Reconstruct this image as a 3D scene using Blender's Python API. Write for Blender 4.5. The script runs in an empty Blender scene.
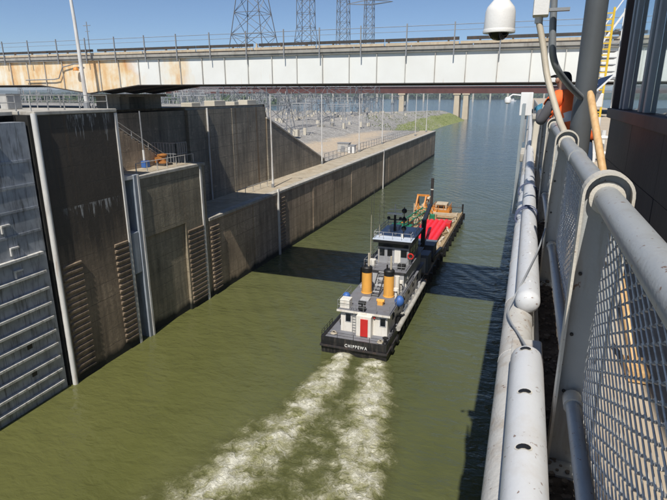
import bpy, bmesh, math, random
import numpy as np
from mathutils import Vector, Matrix, noise
random.seed(7); np.random.seed(7)
R = math.radians
S = bpy.context.scene
C = S.collection

# ---------------------------------------------------------------- camera, sky, sun, exposure
H = 24.3                                   # camera height above the water (m)
PITCH, YAW, FPX = R(16.55), R(19.83), 525.0
cam = bpy.data.cameras.new('camera'); cam_o = bpy.data.objects.new('camera', cam); C.objects.link(cam_o)
cam_o.location = (0, 0, H); cam_o.rotation_euler = (R(90) - PITCH, 0, YAW)
cam.sensor_width = 36; cam.lens = 36 * FPX / 667; cam.clip_start = 0.05; cam.clip_end = 30000
S.camera = cam_o
SUNDIR = Vector((0.08, -0.70, 1.0)).normalized()          # towards the sun
w = bpy.data.worlds.new('World'); S.world = w; w.use_nodes = True
nt = w.node_tree; bg = nt.nodes['Background']
sky = nt.nodes.new('ShaderNodeTexSky'); sky.sky_type = 'NISHITA'; sky.sun_disc = False
sky.sun_elevation = math.asin(SUNDIR.z); sky.sun_rotation = math.atan2(SUNDIR.x, SUNDIR.y)
sky.altitude = 1200; sky.air_density = 0.80; sky.dust_density = 0.45; sky.ozone_density = 4.2
nt.links.new(sky.outputs[0], bg.inputs[0]); bg.inputs[1].default_value = 0.10
sl = bpy.data.lights.new('sun', 'SUN'); sl.energy = 4.9; sl.angle = R(0.53); sl.color = (1.0, 0.95, 0.87)
so = bpy.data.objects.new('sun', sl); C.objects.link(so); so.location = (20, -60, 90)
so.rotation_euler = SUNDIR.to_track_quat('Z', 'Y').to_euler()
S.view_settings.view_transform = 'Standard'; S.view_settings.look = 'None'
S.view_settings.exposure = 0.06; S.view_settings.gamma = 1.0; S.view_settings.use_curve_mapping = False
S.render.engine = 'CYCLES'

# pixel (667x500 photograph) -> point on a plane
_F = Vector((-math.sin(YAW) * math.cos(PITCH), math.cos(YAW) * math.cos(PITCH), -math.sin(PITCH)))
_R = Vector((math.cos(YAW), math.sin(YAW), 0)); _D = _F.cross(_R)
def ray(x, y): return (x - 333.5) * _R + (y - 250) * _D + FPX * _F
def PZ(x, y, z): d = ray(x, y); return Vector((0, 0, H)) + d * ((z - H) / d.z)
def PX(x, y, X): d = ray(x, y); return Vector((0, 0, H)) + d * (X / d.x)
def PY(x, y, Y): d = ray(x, y); return Vector((0, 0, H)) + d * (Y / d.y)

# ---------------------------------------------------------------- mesh builder
class MB:
    def __init__(s): s.v = []; s.f = []; s.m = []; s.mi = 0
    def quad(s, *p):
        n = len(s.v); s.v += [tuple(q) for q in p]; s.f.append(tuple(range(n, n + len(p)))); s.m.append(s.mi); return s
    def box(s, a, b):
        x0, y0, z0 = [min(a[i], b[i]) for i in range(3)]; x1, y1, z1 = [max(a[i], b[i]) for i in range(3)]
        n = len(s.v)
        s.v += [(x0,y0,z0),(x1,y0,z0),(x1,y1,z0),(x0,y1,z0),(x0,y0,z1),(x1,y0,z1),(x1,y1,z1),(x0,y1,z1)]
        for f in ((3,2,1,0),(4,5,6,7),(0,1,5,4),(1,2,6,5),(2,3,7,6),(3,0,4,7)): s.f.append(tuple(n + i for i in f)); s.m.append(s.mi)
        return s
    def cbox(s, c, d): return s.box([c[i] - d[i] / 2 for i in range(3)], [c[i] + d[i] / 2 for i in range(3)])
    def bar(s, a, b, wd, hd=None):          # square bar between two points
        return s.tube([a, b], wd / 2 * 1.414, 4, twist=R(45))
    def tube(s, pts, r, n=8, cap=True, twist=0.0):
        pts = [Vector(p) for p in pts]; rs = r if isinstance(r, (list, tuple)) else [r] * len(pts)
        base = len(s.v); prev = None
        for i, p in enumerate(pts):
            if i == 0: t = pts[1] - p
            elif i == len(pts) - 1: t = p - pts[-2]
            else: t = (pts[i + 1] - p).normalized() + (p - pts[i - 1]).normalized()
            t.normalize()
            if prev is None:
                up = Vector((0, 0, 1)) if abs(t.z) < 0.95 else Vector((0, 1, 0))
                u = t.cross(up).normalized()
            else:
                u = (prev - t * prev.dot(t)).normalized()
            prev = u; v = t.cross(u)
            for k in range(n):
                a = 2 * math.pi * k / n + twist
                s.v.append(tuple(p + (u * math.cos(a) + v * math.sin(a)) * rs[i]))
        for i in range(len(pts) - 1):
            for k in range(n):
                a0 = base + i * n + k; a1 = base + i * n + (k + 1) % n
                s.f.append((a0, a1, a1 + n, a0 + n)); s.m.append(s.mi)
        if cap:
            s.f.append(tuple(base + k for k in range(n))[::-1]); s.m.append(s.mi)
            s.f.append(tuple(base + (len(pts) - 1) * n + k for k in range(n))); s.m.append(s.mi)
        return s
    def prism(s, poly, off):                # polygon (3d points) extruded along off
        n = len(poly); b = len(s.v); off = Vector(off)
        s.v += [tuple(p) for p in poly] + [tuple(Vector(p) + off) for p in poly]
        s.f.append(tuple(range(b + n - 1, b - 1, -1))); s.m.append(s.mi)
        s.f.append(tuple(range(b + n, b + 2 * n))); s.m.append(s.mi)
        for i in range(n):
            j = (i + 1) % n; s.f.append((b + i, b + j, b + n + j, b + n + i)); s.m.append(s.mi)
        return s
    def lathe(s, c, prof, n=16, axis='z'):   # prof: [(r, h)]
        c = Vector(c); b = len(s.v)
        for r, h in prof:
            for k in range(n):
                a = 2 * math.pi * k / n
                q = (r * math.cos(a), r * math.sin(a), h)
                if axis == 'y': q = (r * math.cos(a), h, r * math.sin(a))
                if axis == 'x': q = (h, r * math.cos(a), r * math.sin(a))
                s.v.append(tuple(c + Vector(q)))
        for i in range(len(prof) - 1):
            for k in range(n):
                a0 = b + i * n + k; a1 = b + i * n + (k + 1) % n
                s.f.append((a0, a1, a1 + n, a0 + n)); s.m.append(s.mi)
        s.f.append(tuple(b + k for k in range(n))[::-1]); s.m.append(s.mi)
        s.f.append(tuple(b + (len(prof) - 1) * n + k for k in range(n))); s.m.append(s.mi)
        return s
    def ball(s, c, r, n=12, sz=1.0):
        return s.lathe(c, [(r * math.sin(math.pi * i / n) + 1e-4, -r * sz * math.cos(math.pi * i / n)) for i in range(n + 1)], n)
    def mesh(s, name, mats, org=(0, 0, 0), smooth=False):
        me = bpy.data.meshes.new(name); o = Vector(org)
        me.from_pydata([tuple(Vector(v) - o) for v in s.v], [], s.f)
        for m in (mats if isinstance(mats, (list, tuple)) else [mats]): me.materials.append(m)
        me.polygons.foreach_set('material_index', s.m)
        bm = bmesh.new(); bm.from_mesh(me); bmesh.ops.recalc_face_normals(bm, faces=bm.faces); bm.to_mesh(me); bm.free()
        if smooth:
            me.polygons.foreach_set('use_smooth', [True] * len(me.polygons))
            me.set_sharp_from_angle(angle=R(40))
        me.update(); return me

def tag(o, label=None, cat=None, group=None, kind=None):
    if label: o['label'] = label
    if cat: o['category'] = cat
    if group: o['group'] = group
    if kind: o['kind'] = kind
    return o
def thing(name, label, cat, loc=(0, 0, 0), group=None):
    o = bpy.data.objects.new(name, None); C.objects.link(o); o.location = loc; o.empty_display_size = 0.3
    return tag(o, label, cat, group)
def worg(o):
    p = Vector((0, 0, 0))
    while o: p += Vector(o.location); o = o.parent
    return p
def part(name, mb, mat, parent, smooth=False, bevel=0, kind=None):
    me = mb.mesh(name, mat, worg(parent), smooth)
    o = bpy.data.objects.new(name, me); C.objects.link(o); o.parent = parent
    if bevel: addbev(o, bevel)
    if kind: o['kind'] = kind
    return o
def addbev(o, wd, seg=2):
    m = o.modifiers.new('bevel', 'BEVEL'); m.width = wd; m.segments = seg; m.limit_method = 'ANGLE'; m.angle_limit = R(40)
def single(name, mb, mat, label, cat, loc=(0, 0, 0), group=None, kind=None, smooth=False, bevel=0):
    me = mb.mesh(name, mat, loc, smooth); o = bpy.data.objects.new(name, me); C.objects.link(o); o.location = loc
    if bevel: addbev(o, bevel)
    return tag(o, label, cat, group, kind)
def dup(root, loc, label, group=None, rz=0, sc=1.0):
    r = root.copy(); C.objects.link(r); r.location = loc; r.rotation_euler = (0, 0, rz); r.scale = (sc, sc, sc); r['label'] = label
    if group: r['group'] = group
    def rec(o, p):
        for ch in [c for c in o.children]:
            c = ch.copy(); C.objects.link(c); c.parent = p; rec(ch, c)
    rec(root, r); return r
def piece(name, me, loc, parent):            # shared-mesh piece placed at world loc
    o = bpy.data.objects.new(name, me); C.objects.link(o); o.parent = parent; o.location = Vector(loc) - worg(parent); return o

# ---------------------------------------------------------------- materials
def new_mat(name):
    m = bpy.data.materials.new(name); m.use_nodes = True
    return m, m.node_tree, m.node_tree.nodes['Principled BSDF']
class NT:
    def __init__(s, nt): s.nt = nt
    def n(s, t, **k):
        o = s.nt.nodes.new(t)
        for a, b in k.items(): setattr(o, a, b)
        return o
    def link(s, a, b): s.nt.links.new(a, b)
    def pos(s, scale=(1, 1, 1), obj=False):
        if obj: src = s.n('ShaderNodeTexCoord').outputs['Object']
        else: src = s.n('ShaderNodeNewGeometry').outputs['Position']
        mp = s.n('ShaderNodeMapping'); mp.inputs['Scale'].default_value = scale
        s.link(src, mp.inputs[0]); return mp.outputs[0]
    def noise(s, vec, scale, detail=4, rough=0.55, dist=0.0):
        t = s.n('ShaderNodeTexNoise'); t.inputs['Scale'].default_value = scale; t.inputs['Detail'].default_value = detail
        t.inputs['Roughness'].default_value = rough; t.inputs['Distortion'].default_value = dist
        s.link(vec, t.inputs['Vector']); return t.outputs['Fac']
    def ramp(s, fac, stops):
        r = s.n('ShaderNodeValToRGB'); e = r.color_ramp.elements
        while len(e) < len(stops): e.new(0.5)
        for i, (p, c) in enumerate(stops):
            e[i].position = p; e[i].color = (c, c, c, 1) if isinstance(c, (int, float)) else (*c, 1)
        s.link(fac, r.inputs[0]); return r.outputs[0]
    def mix(s, fac, a, b, mode='MIX'):
        m = s.n('ShaderNodeMix', data_type='RGBA', blend_type=mode)
        for sock, v in ((m.inputs[0], fac), (m.inputs[6], a), (m.inputs[7], b)):
            if isinstance(v, (int, float)): sock.default_value = v
            elif isinstance(v, (tuple, list)): sock.default_value = (*v, 1)
            else: s.link(v, sock)
        return m.outputs[2]
    def math(s, op, a, b=None, clamp=False):
        m = s.n('ShaderNodeMath', operation=op, use_clamp=clamp)
        for i, v in enumerate((a, b)):
            if v is None: continue
            if isinstance(v, (int, float)): m.inputs[i].default_value = v
            else: s.link(v, m.inputs[i])
        return m.outputs[0]
    def mapr(s, v, a, b, c=0.0, d=1.0):
        m = s.n('ShaderNodeMapRange'); s.link(v, m.inputs[0])
        for i, q in enumerate((a, b, c, d)): m.inputs[i + 1].default_value = q
        return m.outputs[0]
    def bump(s, h, strength, dist, normal=None):
        b = s.n('ShaderNodeBump'); b.inputs['Strength'].default_value = strength; b.inputs['Distance'].default_value = dist
        s.link(h, b.inputs['Height'])
        if normal is not None: s.link(normal, b.inputs['Normal'])
        return b.outputs[0]

def paint(name, col, rough=0.5, var=0.25, scale=1.5, dirt=None, dirt_amt=0.35, metal=0.0, bump=0.15, streak=True, chips=0.0, chip_col=(0.16, 0.08, 0.04)):
    m, t, p = new_mat(name); g = NT(t)
    a = g.noise(g.pos(), scale, 6, 0.6)
    c2 = tuple(x * (1 - var) for x in col)
    col_o = g.mix(g.ramp(a, [(0.3, 0.0), (0.7, 1.0)]), c2, col)
    if dirt:
        st = g.noise(g.pos((3, 3, 0.35) if streak else (1.3, 1.3, 1.3)), scale * 1.3, 6, 0.65)
        col_o = g.mix(g.math('MULTIPLY', g.ramp(st, [(0.50, 0.0), (0.68, 1.0)]), dirt_amt), col_o, dirt)
    if chips:
        cn = g.noise(g.pos(), scale * 9, 4, 0.5, 0.3); cm = g.noise(g.pos(), scale * 1.1, 3, 0.6)
        cf = g.math('MULTIPLY', g.ramp(cn, [(0.655, 0.0), (0.675, 1.0)]), g.ramp(cm, [(0.40, 0.0), (0.55, chips)]))
        col_o = g.mix(cf, col_o, chip_col)
    g.link(col_o, p.inputs['Base Color']); p.inputs['Roughness'].default_value = rough; p.inputs['Metallic'].default_value = metal
    if bump:
        g.link(g.bump(g.noise(g.pos(), scale * 12, 5), bump, 0.01), p.inputs['Normal'])
    return m

def wall_concrete(name, dark, mid, light, lift=1.55, wet=True, white=0.0, rust=0.0, bump=0.5, soot=None):
    m, t, p = new_mat(name); g = NT(t); pos = g.pos()
    big = g.noise(pos, 0.22, 5, 0.6); st = g.noise(g.pos((1.6, 1.6, 0.10)), 0.9, 6, 0.7); fine = g.noise(pos, 3.5, 6, 0.7)
    f = g.math('ADD', g.math('MULTIPLY', big, 0.45), g.math('MULTIPLY', st, 0.55))
    col = g.ramp(f, [(0.36, dark), (0.50, mid), (0.66, light)])
    col = g.mix(g.ramp(fine, [(0.40, 0.5), (0.56, 0.0)]), col, tuple(x * 0.6 for x in mid))
    fl = g.noise(pos, 14.0, 5, 0.75); col = g.mix(g.ramp(fl, [(0.36, 0.5), (0.5, 0.0)]), col, tuple(x * 0.4 for x in mid))
    sp_ = g.noise(g.pos((1, 1, 1.6)), 1.1, 7, 0.7); col = g.mix(g.ramp(sp_, [(0.60, 0.0), (0.66, 0.5)]), col, light)
    sep = g.n('ShaderNodeSeparateXYZ'); g.link(pos, sep.inputs[0]); z = sep.outputs['Z']
    zz = g.math('ADD', g.math('DIVIDE', z, lift), g.math('MULTIPLY', fine, 0.05))
    fr = g.math('FRACT', zz); line = g.math('LESS_THAN', fr, 0.035)
    lv = g.math('MULTIPLY', line, g.ramp(big, [(0.4, 0.25), (0.6, 0.8)]))
    col = g.mix(lv, col, tuple(x * 0.55 for x in dark))
    # every lift of the pour has a slightly different tone
    flo = g.math('FLOOR', zz); wn = g.n('ShaderNodeTexWhiteNoise', noise_dimensions='1D'); g.link(flo, wn.inputs['W'])
    col = g.mix(g.math('MULTIPLY', wn.outputs['Value'], 0.35), col, tuple(x * 0.75 for x in mid))
    if soot:
        sf = g.mapr(g.math('ADD', z, g.math('MULTIPLY', g.math('SUBTRACT', st, 0.5), 16.0)), soot[0], soot[1])
        col = g.mix(g.math('MULTIPLY', sf, 0.88), col, soot[2])
    if white > 0:
        ws = g.noise(g.pos((2.2, 2.2, 0.35)), 1.6, 8, 0.75); wm = g.noise(pos, 0.33, 3)
        drip = g.noise(g.pos((1, 1, 0.05)), 2.2, 4, 0.7); y_ = sep.outputs['Y']
        def band(zt, ln, ya, yb):
            low = g.math('SUBTRACT', zt, g.math('MULTIPLY', g.ramp(drip, [(0.40, 0.0), (0.50, 0.12), (0.70, 1.0)]), ln))
            b1 = g.math('GREATER_THAN', z, low); b2 = g.math('LESS_THAN', z, zt); b3 = g.mapr(y_, ya, ya + 1.0); b4 = g.mapr(y_, yb, yb - 1.0)
            return g.math('MULTIPLY', g.math('MULTIPLY', b1, b2), g.math('MULTIPLY', b3, b4))
        wf = g.math('MAXIMUM', band(22.7, 3.0, 33.4, 38.6), band(15.3, 2.2, 31.8, 38.6))
        wf = g.math('MULTIPLY', wf, g.ramp(ws, [(0.46, 0.0), (0.60, 0.7)]))
        col = g.mix(wf, col, (0.62, 0.62, 0.60))
    if rust > 0:
        rs = g.noise(g.pos((0.9, 0.9, 0.03)), 0.55, 4, 0.6)
        col = g.mix(g.math('MULTIPLY', g.ramp(rs, [(0.60, 0.0), (0.72, 1.0)]), rust), col, (0.16, 0.085, 0.022))
    if wet:
        jag = g.math('ADD', z, g.math('MULTIPLY', g.noise(g.pos((1, 1, 0.2)), 0.6, 5), -1.4))
        wf = g.mapr(jag, -0.15, 0.5, 1.0, 0.0)
        col = g.mix(wf, col, (0.012, 0.013, 0.008))
    g.link(col, p.inputs['Base Color']); p.inputs['Roughness'].default_value = 0.85
    h = g.math('SUBTRACT', g.math('ADD', fine, g.math('MULTIPLY', st, 0.6)), line)
    g.link(g.bump(h, bump, 0.05), p.inputs['Normal'])
    return m

M = {}
M['wall'] = wall_concrete('weathered_lock_concrete', (0.15, 0.115, 0.08), (0.46, 0.35, 0.24), (0.76, 0.59, 0.42))
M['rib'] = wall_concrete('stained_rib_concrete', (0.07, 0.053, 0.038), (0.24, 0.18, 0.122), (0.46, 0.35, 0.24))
M['wall_dark'] = wall_concrete('black_stained_concrete', (0.10, 0.078, 0.056), (0.30, 0.23, 0.16), (0.55, 0.42, 0.29), white=1.0, rust=0.5, soot=(8.0, 13.5, (0.040, 0.035, 0.029)))
M['wall_green'] = wall_concrete('algae_grey_concrete', (0.12, 0.108, 0.078), (0.33, 0.285, 0.205), (0.56, 0.47, 0.33), rust=0.15)
M['wall_back'] = wall_concrete('dark_streaked_concrete', (0.085, 0.078, 0.063), (0.28, 0.25, 0.195), (0.56, 0.48, 0.36), wet=False, rust=0.9)
M['gap_shade'] = wall_concrete('gap_shade_concrete', (0.006, 0.006, 0.005), (0.014, 0.013, 0.011), (0.03, 0.026, 0.02))  # near-black colour puts the shade of the gate gap into the concrete
M['coping'] = paint('pale_coping_concrete', (0.52, 0.49, 0.43), 0.85, 0.35, 0.8, (0.22, 0.19, 0.15), 0.6, streak=False)
M['walktop'] = paint('tan_walkway_concrete', (0.50, 0.43, 0.32), 0.9, 0.35, 0.5, (0.30, 0.22, 0.13), 0.7, streak=False)  # plain tan concrete with browner mottling
M['deck'] = paint('pale_deck_concrete', (0.50, 0.42, 0.32), 0.9, 0.2, 2.0, (0.35, 0.28, 0.2), 0.4, streak=False)
M['armor'] = paint('white_armor_steel', (0.72, 0.71, 0.68), 0.45, 0.2, 0.7, (0.30, 0.20, 0.12), 0.6)
M['gate'] = paint('blue_grey_gate_steel', (0.40, 0.43, 0.47), 0.5, 0.4, 0.9, (0.05, 0.05, 0.045), 0.8)
M['gate_rib'] = paint('pale_gate_rib', (0.72, 0.70, 0.65), 0.55, 0.3, 0.8, (0.12, 0.10, 0.08), 0.6)
M['blue_steel'] = paint('light_blue_steel', (0.33, 0.37, 0.42), 0.5, 0.25, 0.6, (0.12, 0.10, 0.08), 0.6)
M['rail'] = paint('pale_grey_railing', (0.50, 0.49, 0.46), 0.5, 0.2, 2, (0.28, 0.2, 0.13), 0.3)
M['white'] = paint('white_paint', (0.80, 0.80, 0.78), 0.4, 0.08, 1.5, (0.5, 0.42, 0.32), 0.25)
M['girder'] = paint('white_girder_paint', (0.84, 0.845, 0.80), 0.5, 0.10, 0.35, (0.50, 0.45, 0.36), 0.35)
def rusty(name, amt):
    m, t, p = new_mat(name); g = NT(t)
    a = g.noise(g.pos((1, 1, 0.8)), 0.45, 5, 0.6); b = g.noise(g.pos((2.2, 2.2, 0.22)), 0.9, 6, 0.7); f = g.noise(g.pos(), 4, 6, 0.7)
    s = g.math('ADD', g.math('MULTIPLY', a, 0.55), g.math('ADD', g.math('MULTIPLY', b, 0.35), g.math('MULTIPLY', f, 0.1)))
    col = g.ramp(s, [(0.40, (0.80, 0.75, 0.62)), (0.55 - 0.03 * amt, (0.74, 0.53, 0.29)), (0.66, (0.58, 0.25, 0.07))])
    sep = g.n('ShaderNodeSeparateXYZ'); g.link(g.pos(), sep.inputs[0]); xj = g.math('ADD', sep.outputs['X'], g.math('MULTIPLY', g.math('SUBTRACT', a, 0.5), 4.0))
    m1 = g.mapr(xj, -36.6, -38.0); m2 = g.math('MULTIPLY', g.mapr(xj, -35.0, -33.9), g.mapr(xj, -30.9, -32.0))
    seep = g.math('MULTIPLY', g.ramp(b, [(0.60, 0.0), (0.74, 0.55)]), g.mapr(sep.outputs['Z'], 26.6, 25.3, 0.15, 1.0))
    white = g.mix(g.ramp(a, [(0.35, 0.35), (0.65, 0.0)]), (0.80, 0.81, 0.775), (0.66, 0.65, 0.60))
    white = g.mix(seep, white, (0.58, 0.40, 0.22))
    col = g.mix(g.math('MAXIMUM', m1, g.math('MULTIPLY', m2, 0.85)), white, col)
    g.link(col, p.inputs['Base Color']); p.inputs['Roughness'].default_value = 0.65; return m
M['rusty'] = rusty('rust_stained_cream_paint', 1.0)
M['steel_dark'] = paint('dark_bridge_steel', (0.06, 0.055, 0.05), 0.7, 0.3, 1, (0.14, 0.07, 0.03), 0.5)
M['stiff'] = paint('grey_stiffener_steel', (0.52, 0.51, 0.47), 0.6, 0.3, 1.0, (0.25, 0.15, 0.08), 0.5)
M['bridge_deck'] = paint('grey_bridge_deck_edge', (0.40, 0.38, 0.34), 0.8, 0.25, 0.7, (0.15, 0.13, 0.11), 0.5)
M['cream'] = paint('cream_rail_paint', (0.60, 0.50, 0.36), 0.6, 0.25, 0.8, (0.3, 0.18, 0.1), 0.4)
M['asphalt'] = paint('asphalt', (0.055, 0.055, 0.055), 0.9, 0.3, 1.5)
M['red_bridge'] = paint('red_brown_bridge_paint', (0.13, 0.045, 0.035), 0.7, 0.3, 0.15)
M['pier'] = paint('pale_pier_concrete', (0.62, 0.52, 0.38), 0.9, 0.15, 0.2)
M['galv'] = paint('galvanised_steel', (0.34, 0.35, 0.36), 0.5, 0.2, 3, metal=0.3)
M['lattice'] = paint('grey_lattice_steel', (0.38, 0.395, 0.41), 0.6, 0.35, 0.12, metal=0.1, bump=0)
M['pylon'] = paint('weathered_pylon_steel', (0.20, 0.21, 0.225), 0.6, 0.15, 0.3, metal=0.1, bump=0)
M['footing'] = paint('pale_footing_concrete', (0.60, 0.55, 0.45), 0.9, 0.15, 0.5)
M['hull_black'] = paint('black_hull_paint', (0.018, 0.018, 0.020), 0.45, 0.3, 1.2, (0.12, 0.10, 0.085), 0.5)
M['boat_deck'] = paint('grey_deck_paint', (0.19, 0.195, 0.22), 0.7, 0.2, 0.8, (0.11, 0.09, 0.08), 0.5, streak=False)
M['boat_white'] = paint('off_white_boat_paint', (0.80, 0.77, 0.70), 0.45, 0.10, 1.3, (0.42, 0.30, 0.18), 0.45)
M['boat_grey'] = paint('weathered_grey_boat_paint', (0.50, 0.51, 0.53), 0.5, 0.2, 1.0, (0.2, 0.17, 0.14), 0.4)
M['wheel_grey'] = paint('grey_wheelhouse_paint', (0.36, 0.37, 0.39), 0.5, 0.2, 1.0, (0.2, 0.17, 0.14), 0.4)
M['boat_blue'] = paint('light_blue_roof_paint', (0.58, 0.65, 0.76), 0.5, 0.1, 0.8, (0.4, 0.4, 0.42), 0.3, streak=False)
M['stack'] = paint('orange_yellow_stack_paint', (0.85, 0.42, 0.08), 0.5, 0.1, 1.2, (0.4, 0.2, 0.06), 0.3)
M['black'] = paint('black_paint', (0.014, 0.014, 0.015), 0.5, 0.3, 2)
M['red'] = paint('red_paint', (0.62, 0.03, 0.025), 0.45, 0.15, 1.0)
M['red_tarp'] = paint('red_tarpaulin', (0.88, 0.03, 0.05), 0.45, 0.12, 1.5)
M['green'] = paint('green_crane_paint', (0.02, 0.22, 0.11), 0.5, 0.2, 1.0)
M['crane_dark'] = paint('slate_blue_crane_paint', (0.13, 0.155, 0.20), 0.55, 0.2, 1.0, (0.06, 0.05, 0.05), 0.5)
M['orange'] = paint('orange_machine_paint', (0.68, 0.26, 0.04), 0.5, 0.2, 1.5, (0.3, 0.15, 0.06), 0.4)
M['tan'] = paint('rusty_tan_barge_deck', (0.44, 0.33, 0.19), 0.9, 0.45, 1.0, (0.20, 0.11, 0.06), 0.6, streak=False)
M['barge'] = paint('dark_barge_side', (0.035, 0.032, 0.033), 0.7, 0.3, 0.8, (0.14, 0.08, 0.05), 0.5)
M['blue'] = paint('bright_blue_paint', (0.05, 0.14, 0.42), 0.5, 0.2, 1)
M['glass'] = None
m, t, p = new_mat('dark_window_glass'); p.inputs['Base Color'].default_value = (0.012, 0.015, 0.018, 1); p.inputs['Roughness'].default_value = 0.06; M['glass'] = m
m, t, p = new_mat('clear_window_glass'); p.inputs['Base Color'].default_value = (0.75, 0.82, 0.82, 1); p.inputs['Roughness'].default_value = 0.02
p.inputs['Transmission Weight'].default_value = 1.0; p.inputs['IOR'].default_value = 1.45; M['clear'] = m
M['house'] = paint('near_black_house_siding', (0.020, 0.022, 0.030), 0.6, 0.35, 3.0, (0.05, 0.045, 0.045), 0.4, bump=0.3)
M['house_trim'] = paint('dark_brown_house_trim', (0.075, 0.05, 0.048), 0.6, 0.3, 3.0, (0.03, 0.025, 0.025), 0.5)
M['mullion'] = paint('blue_grey_mullion_paint', (0.30, 0.345, 0.37), 0.5, 0.15, 3.0, (0.16, 0.13, 0.12), 0.4)
M['pole'] = paint('slate_grey_pole_paint', (0.105, 0.115, 0.122), 0.42, 0.15, 2.0, (0.09, 0.085, 0.08), 0.4)
M['near_rail'] = paint('worn_grey_rail_paint', (0.35, 0.365, 0.37), 0.38, 0.10, 6.0, (0.22, 0.18, 0.14), 0.22, streak=False, bump=0.15, chips=0.9)
M['bracket'] = paint('cream_bracket_paint', (0.62, 0.58, 0.50), 0.45, 0.12, 8.0, (0.30, 0.22, 0.15), 0.3, streak=False, bump=0.2, chips=1.0)
M['post'] = paint('light_grey_post_paint', (0.44, 0.46, 0.46), 0.45, 0.12, 5.0, (0.22, 0.16, 0.11), 0.4, bump=0.15, chips=0.9)
M['mesh'] = paint('painted_mesh_wire', (0.68, 0.67, 0.64), 0.45, 0.2, 20.0, (0.2, 0.13, 0.08), 0.4)
M['guard'] = paint('chipped_white_pipe_paint', (0.60, 0.61, 0.62), 0.36, 0.08, 4.0, (0.46, 0.41, 0.34), 0.3, streak=False, bump=0.12, chips=0.8)
M['guard_old'] = paint('dirty_white_pipe_paint', (0.52, 0.505, 0.47), 0.5, 0.15, 5.0, (0.32, 0.24, 0.16), 0.5, streak=False, bump=0.3, chips=1.0)
M['debris'] = paint('dark_grit', (0.17, 0.14, 0.11), 0.95, 0.6, 12.0, (0.03, 0.025, 0.02), 0.7, streak=False, bump=0.8)
M['stone'] = paint('grit_stone', (0.26, 0.22, 0.18), 0.95, 0.6, 9.0)
M['cable'] = paint('grey_cable', (0.30, 0.31, 0.32), 0.6, 0.2, 5)
M['rope'] = paint('blue_grey_rope', (0.10, 0.12, 0.20), 0.8, 0.3, 8)
M['conduit'] = paint('beige_flexible_conduit', (0.52, 0.46, 0.36), 0.55, 0.12, 6)
M['conduit_grey'] = paint('grey_conduit', (0.30, 0.32, 0.335), 0.4, 0.12, 5, metal=0.3)
M['camwhite'] = paint('white_camera_plastic', (0.80, 0.79, 0.76), 0.35, 0.05, 6)
M['boxcream'] = paint('cream_box_paint', (0.72, 0.66, 0.50), 0.45, 0.08, 5)
m, t, p = new_mat('black_camera_dome'); p.inputs['Base Color'].default_value = (0.008, 0.008, 0.01, 1); p.inputs['Roughness'].default_value = 0.08; M['dome'] = m
M['yellow'] = paint('yellow_ladder_paint', (0.72, 0.48, 0.03), 0.5, 0.1, 3)
def wood():
    m, t, p = new_mat('pale_wood_handle'); g = NT(t)
    a = g.noise(g.pos((30, 30, 2.5)), 1.0, 5, 0.6)
    g.link(g.ramp(a, [(0.3, (0.50, 0.30, 0.13)), (0.7, (0.72, 0.48, 0.24))]), p.inputs['Base Color']); p.inputs['Roughness'].default_value = 0.5; return m
M['wood'] = wood()
M['solar'] = paint('dark_solar_cells', (0.015, 0.022, 0.05), 0.15, 0.2, 5)
M['skin'] = paint('skin', (0.38, 0.22, 0.15), 0.55, 0.1, 6)
M['hair'] = paint('black_cap_cloth', (0.012, 0.012, 0.014), 0.8, 0.2, 10)
M['vest'] = paint('orange_vest_cloth', (0.95, 0.16, 0.03), 0.8, 0.12, 12)
M['silver'] = paint('reflective_silver_tape', (0.55, 0.56, 0.55), 0.4, 0.1, 10)
M['shirt'] = paint('grey_shirt_cloth', (0.10, 0.10, 0.11), 0.9, 0.2, 10)
M['jeans'] = paint('blue_denim', (0.06, 0.10, 0.18), 0.9, 0.25, 12)
M['glove'] = paint('blue_glove', (0.05, 0.22, 0.34), 0.7, 0.2, 10)
M['boot'] = paint('brown_boot', (0.07, 0.045, 0.03), 0.7, 0.2, 10)

def water_mat():
    m, t, p = new_mat('olive_river_water'); g = NT(t); pos = g.pos()
    big = g.noise(g.pos((1, 0.35, 1)), 0.045, 5, 0.6, 0.6)
    col = g.ramp(big, [(0.3, (0.074, 0.081, 0.023)), (0.5, (0.095, 0.100, 0.031)), (0.7, (0.118, 0.120, 0.041))])
    # sky reflected in the far waves, painted in as a bluer base colour
    sep = g.n('ShaderNodeSeparateXYZ'); g.link(pos, sep.inputs[0])
    yy = g.math('ADD', sep.outputs['Y'], g.math('MULTIPLY', big, 60.0))
    f = g.mapr(g.math('ADD', yy, g.math('MULTIPLY', sep.outputs['X'], 1.6)), 20, 230)
    col = g.mix(f, col, (0.050, 0.076, 0.082))
    g.link(col, p.inputs['Base Color']); p.inputs['Roughness'].default_value = 0.06; p.inputs['IOR'].default_value = 1.333
    n1 = g.noise(g.pos((1, 1.9, 1)), 0.8, 4, 0.55, 0.4); n2 = g.noise(g.pos((1, 1.5, 1)), 0.16, 3, 0.5, 0.6); n3 = g.noise(pos, 3.2, 3, 0.5)
    wv = g.n('ShaderNodeTexWave', wave_type='BANDS', bands_direction='X'); wv.inputs['Scale'].default_value = 0.16; wv.inputs['Distortion'].default_value = 3.5; wv.inputs['Detail'].default_value = 2; wv.inputs['Detail Scale'].default_value = 0.35
    mp = g.n('ShaderNodeMapping'); mp.inputs['Rotation'].default_value = (0, 0, R(-38)); g.link(pos, mp.inputs[0]); g.link(mp.outputs[0], wv.inputs['Vector'])
    wm = g.math('MULTIPLY', wv.outputs['Fac'], g.ramp(g.noise(pos, 0.05, 3), [(0.42, 0.0), (0.65, 0.22)]))
    h = g.math('ADD', g.math('MULTIPLY', n1, 0.34), g.math('ADD', g.math('MULTIPLY', n2, 1.0), g.math('ADD', wm, g.math('MULTIPLY', n3, 0.055))))
    g.link(g.bump(h, 0.5, 0.75), p.inputs['Normal']); return m
M['water'] = water_mat()

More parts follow.
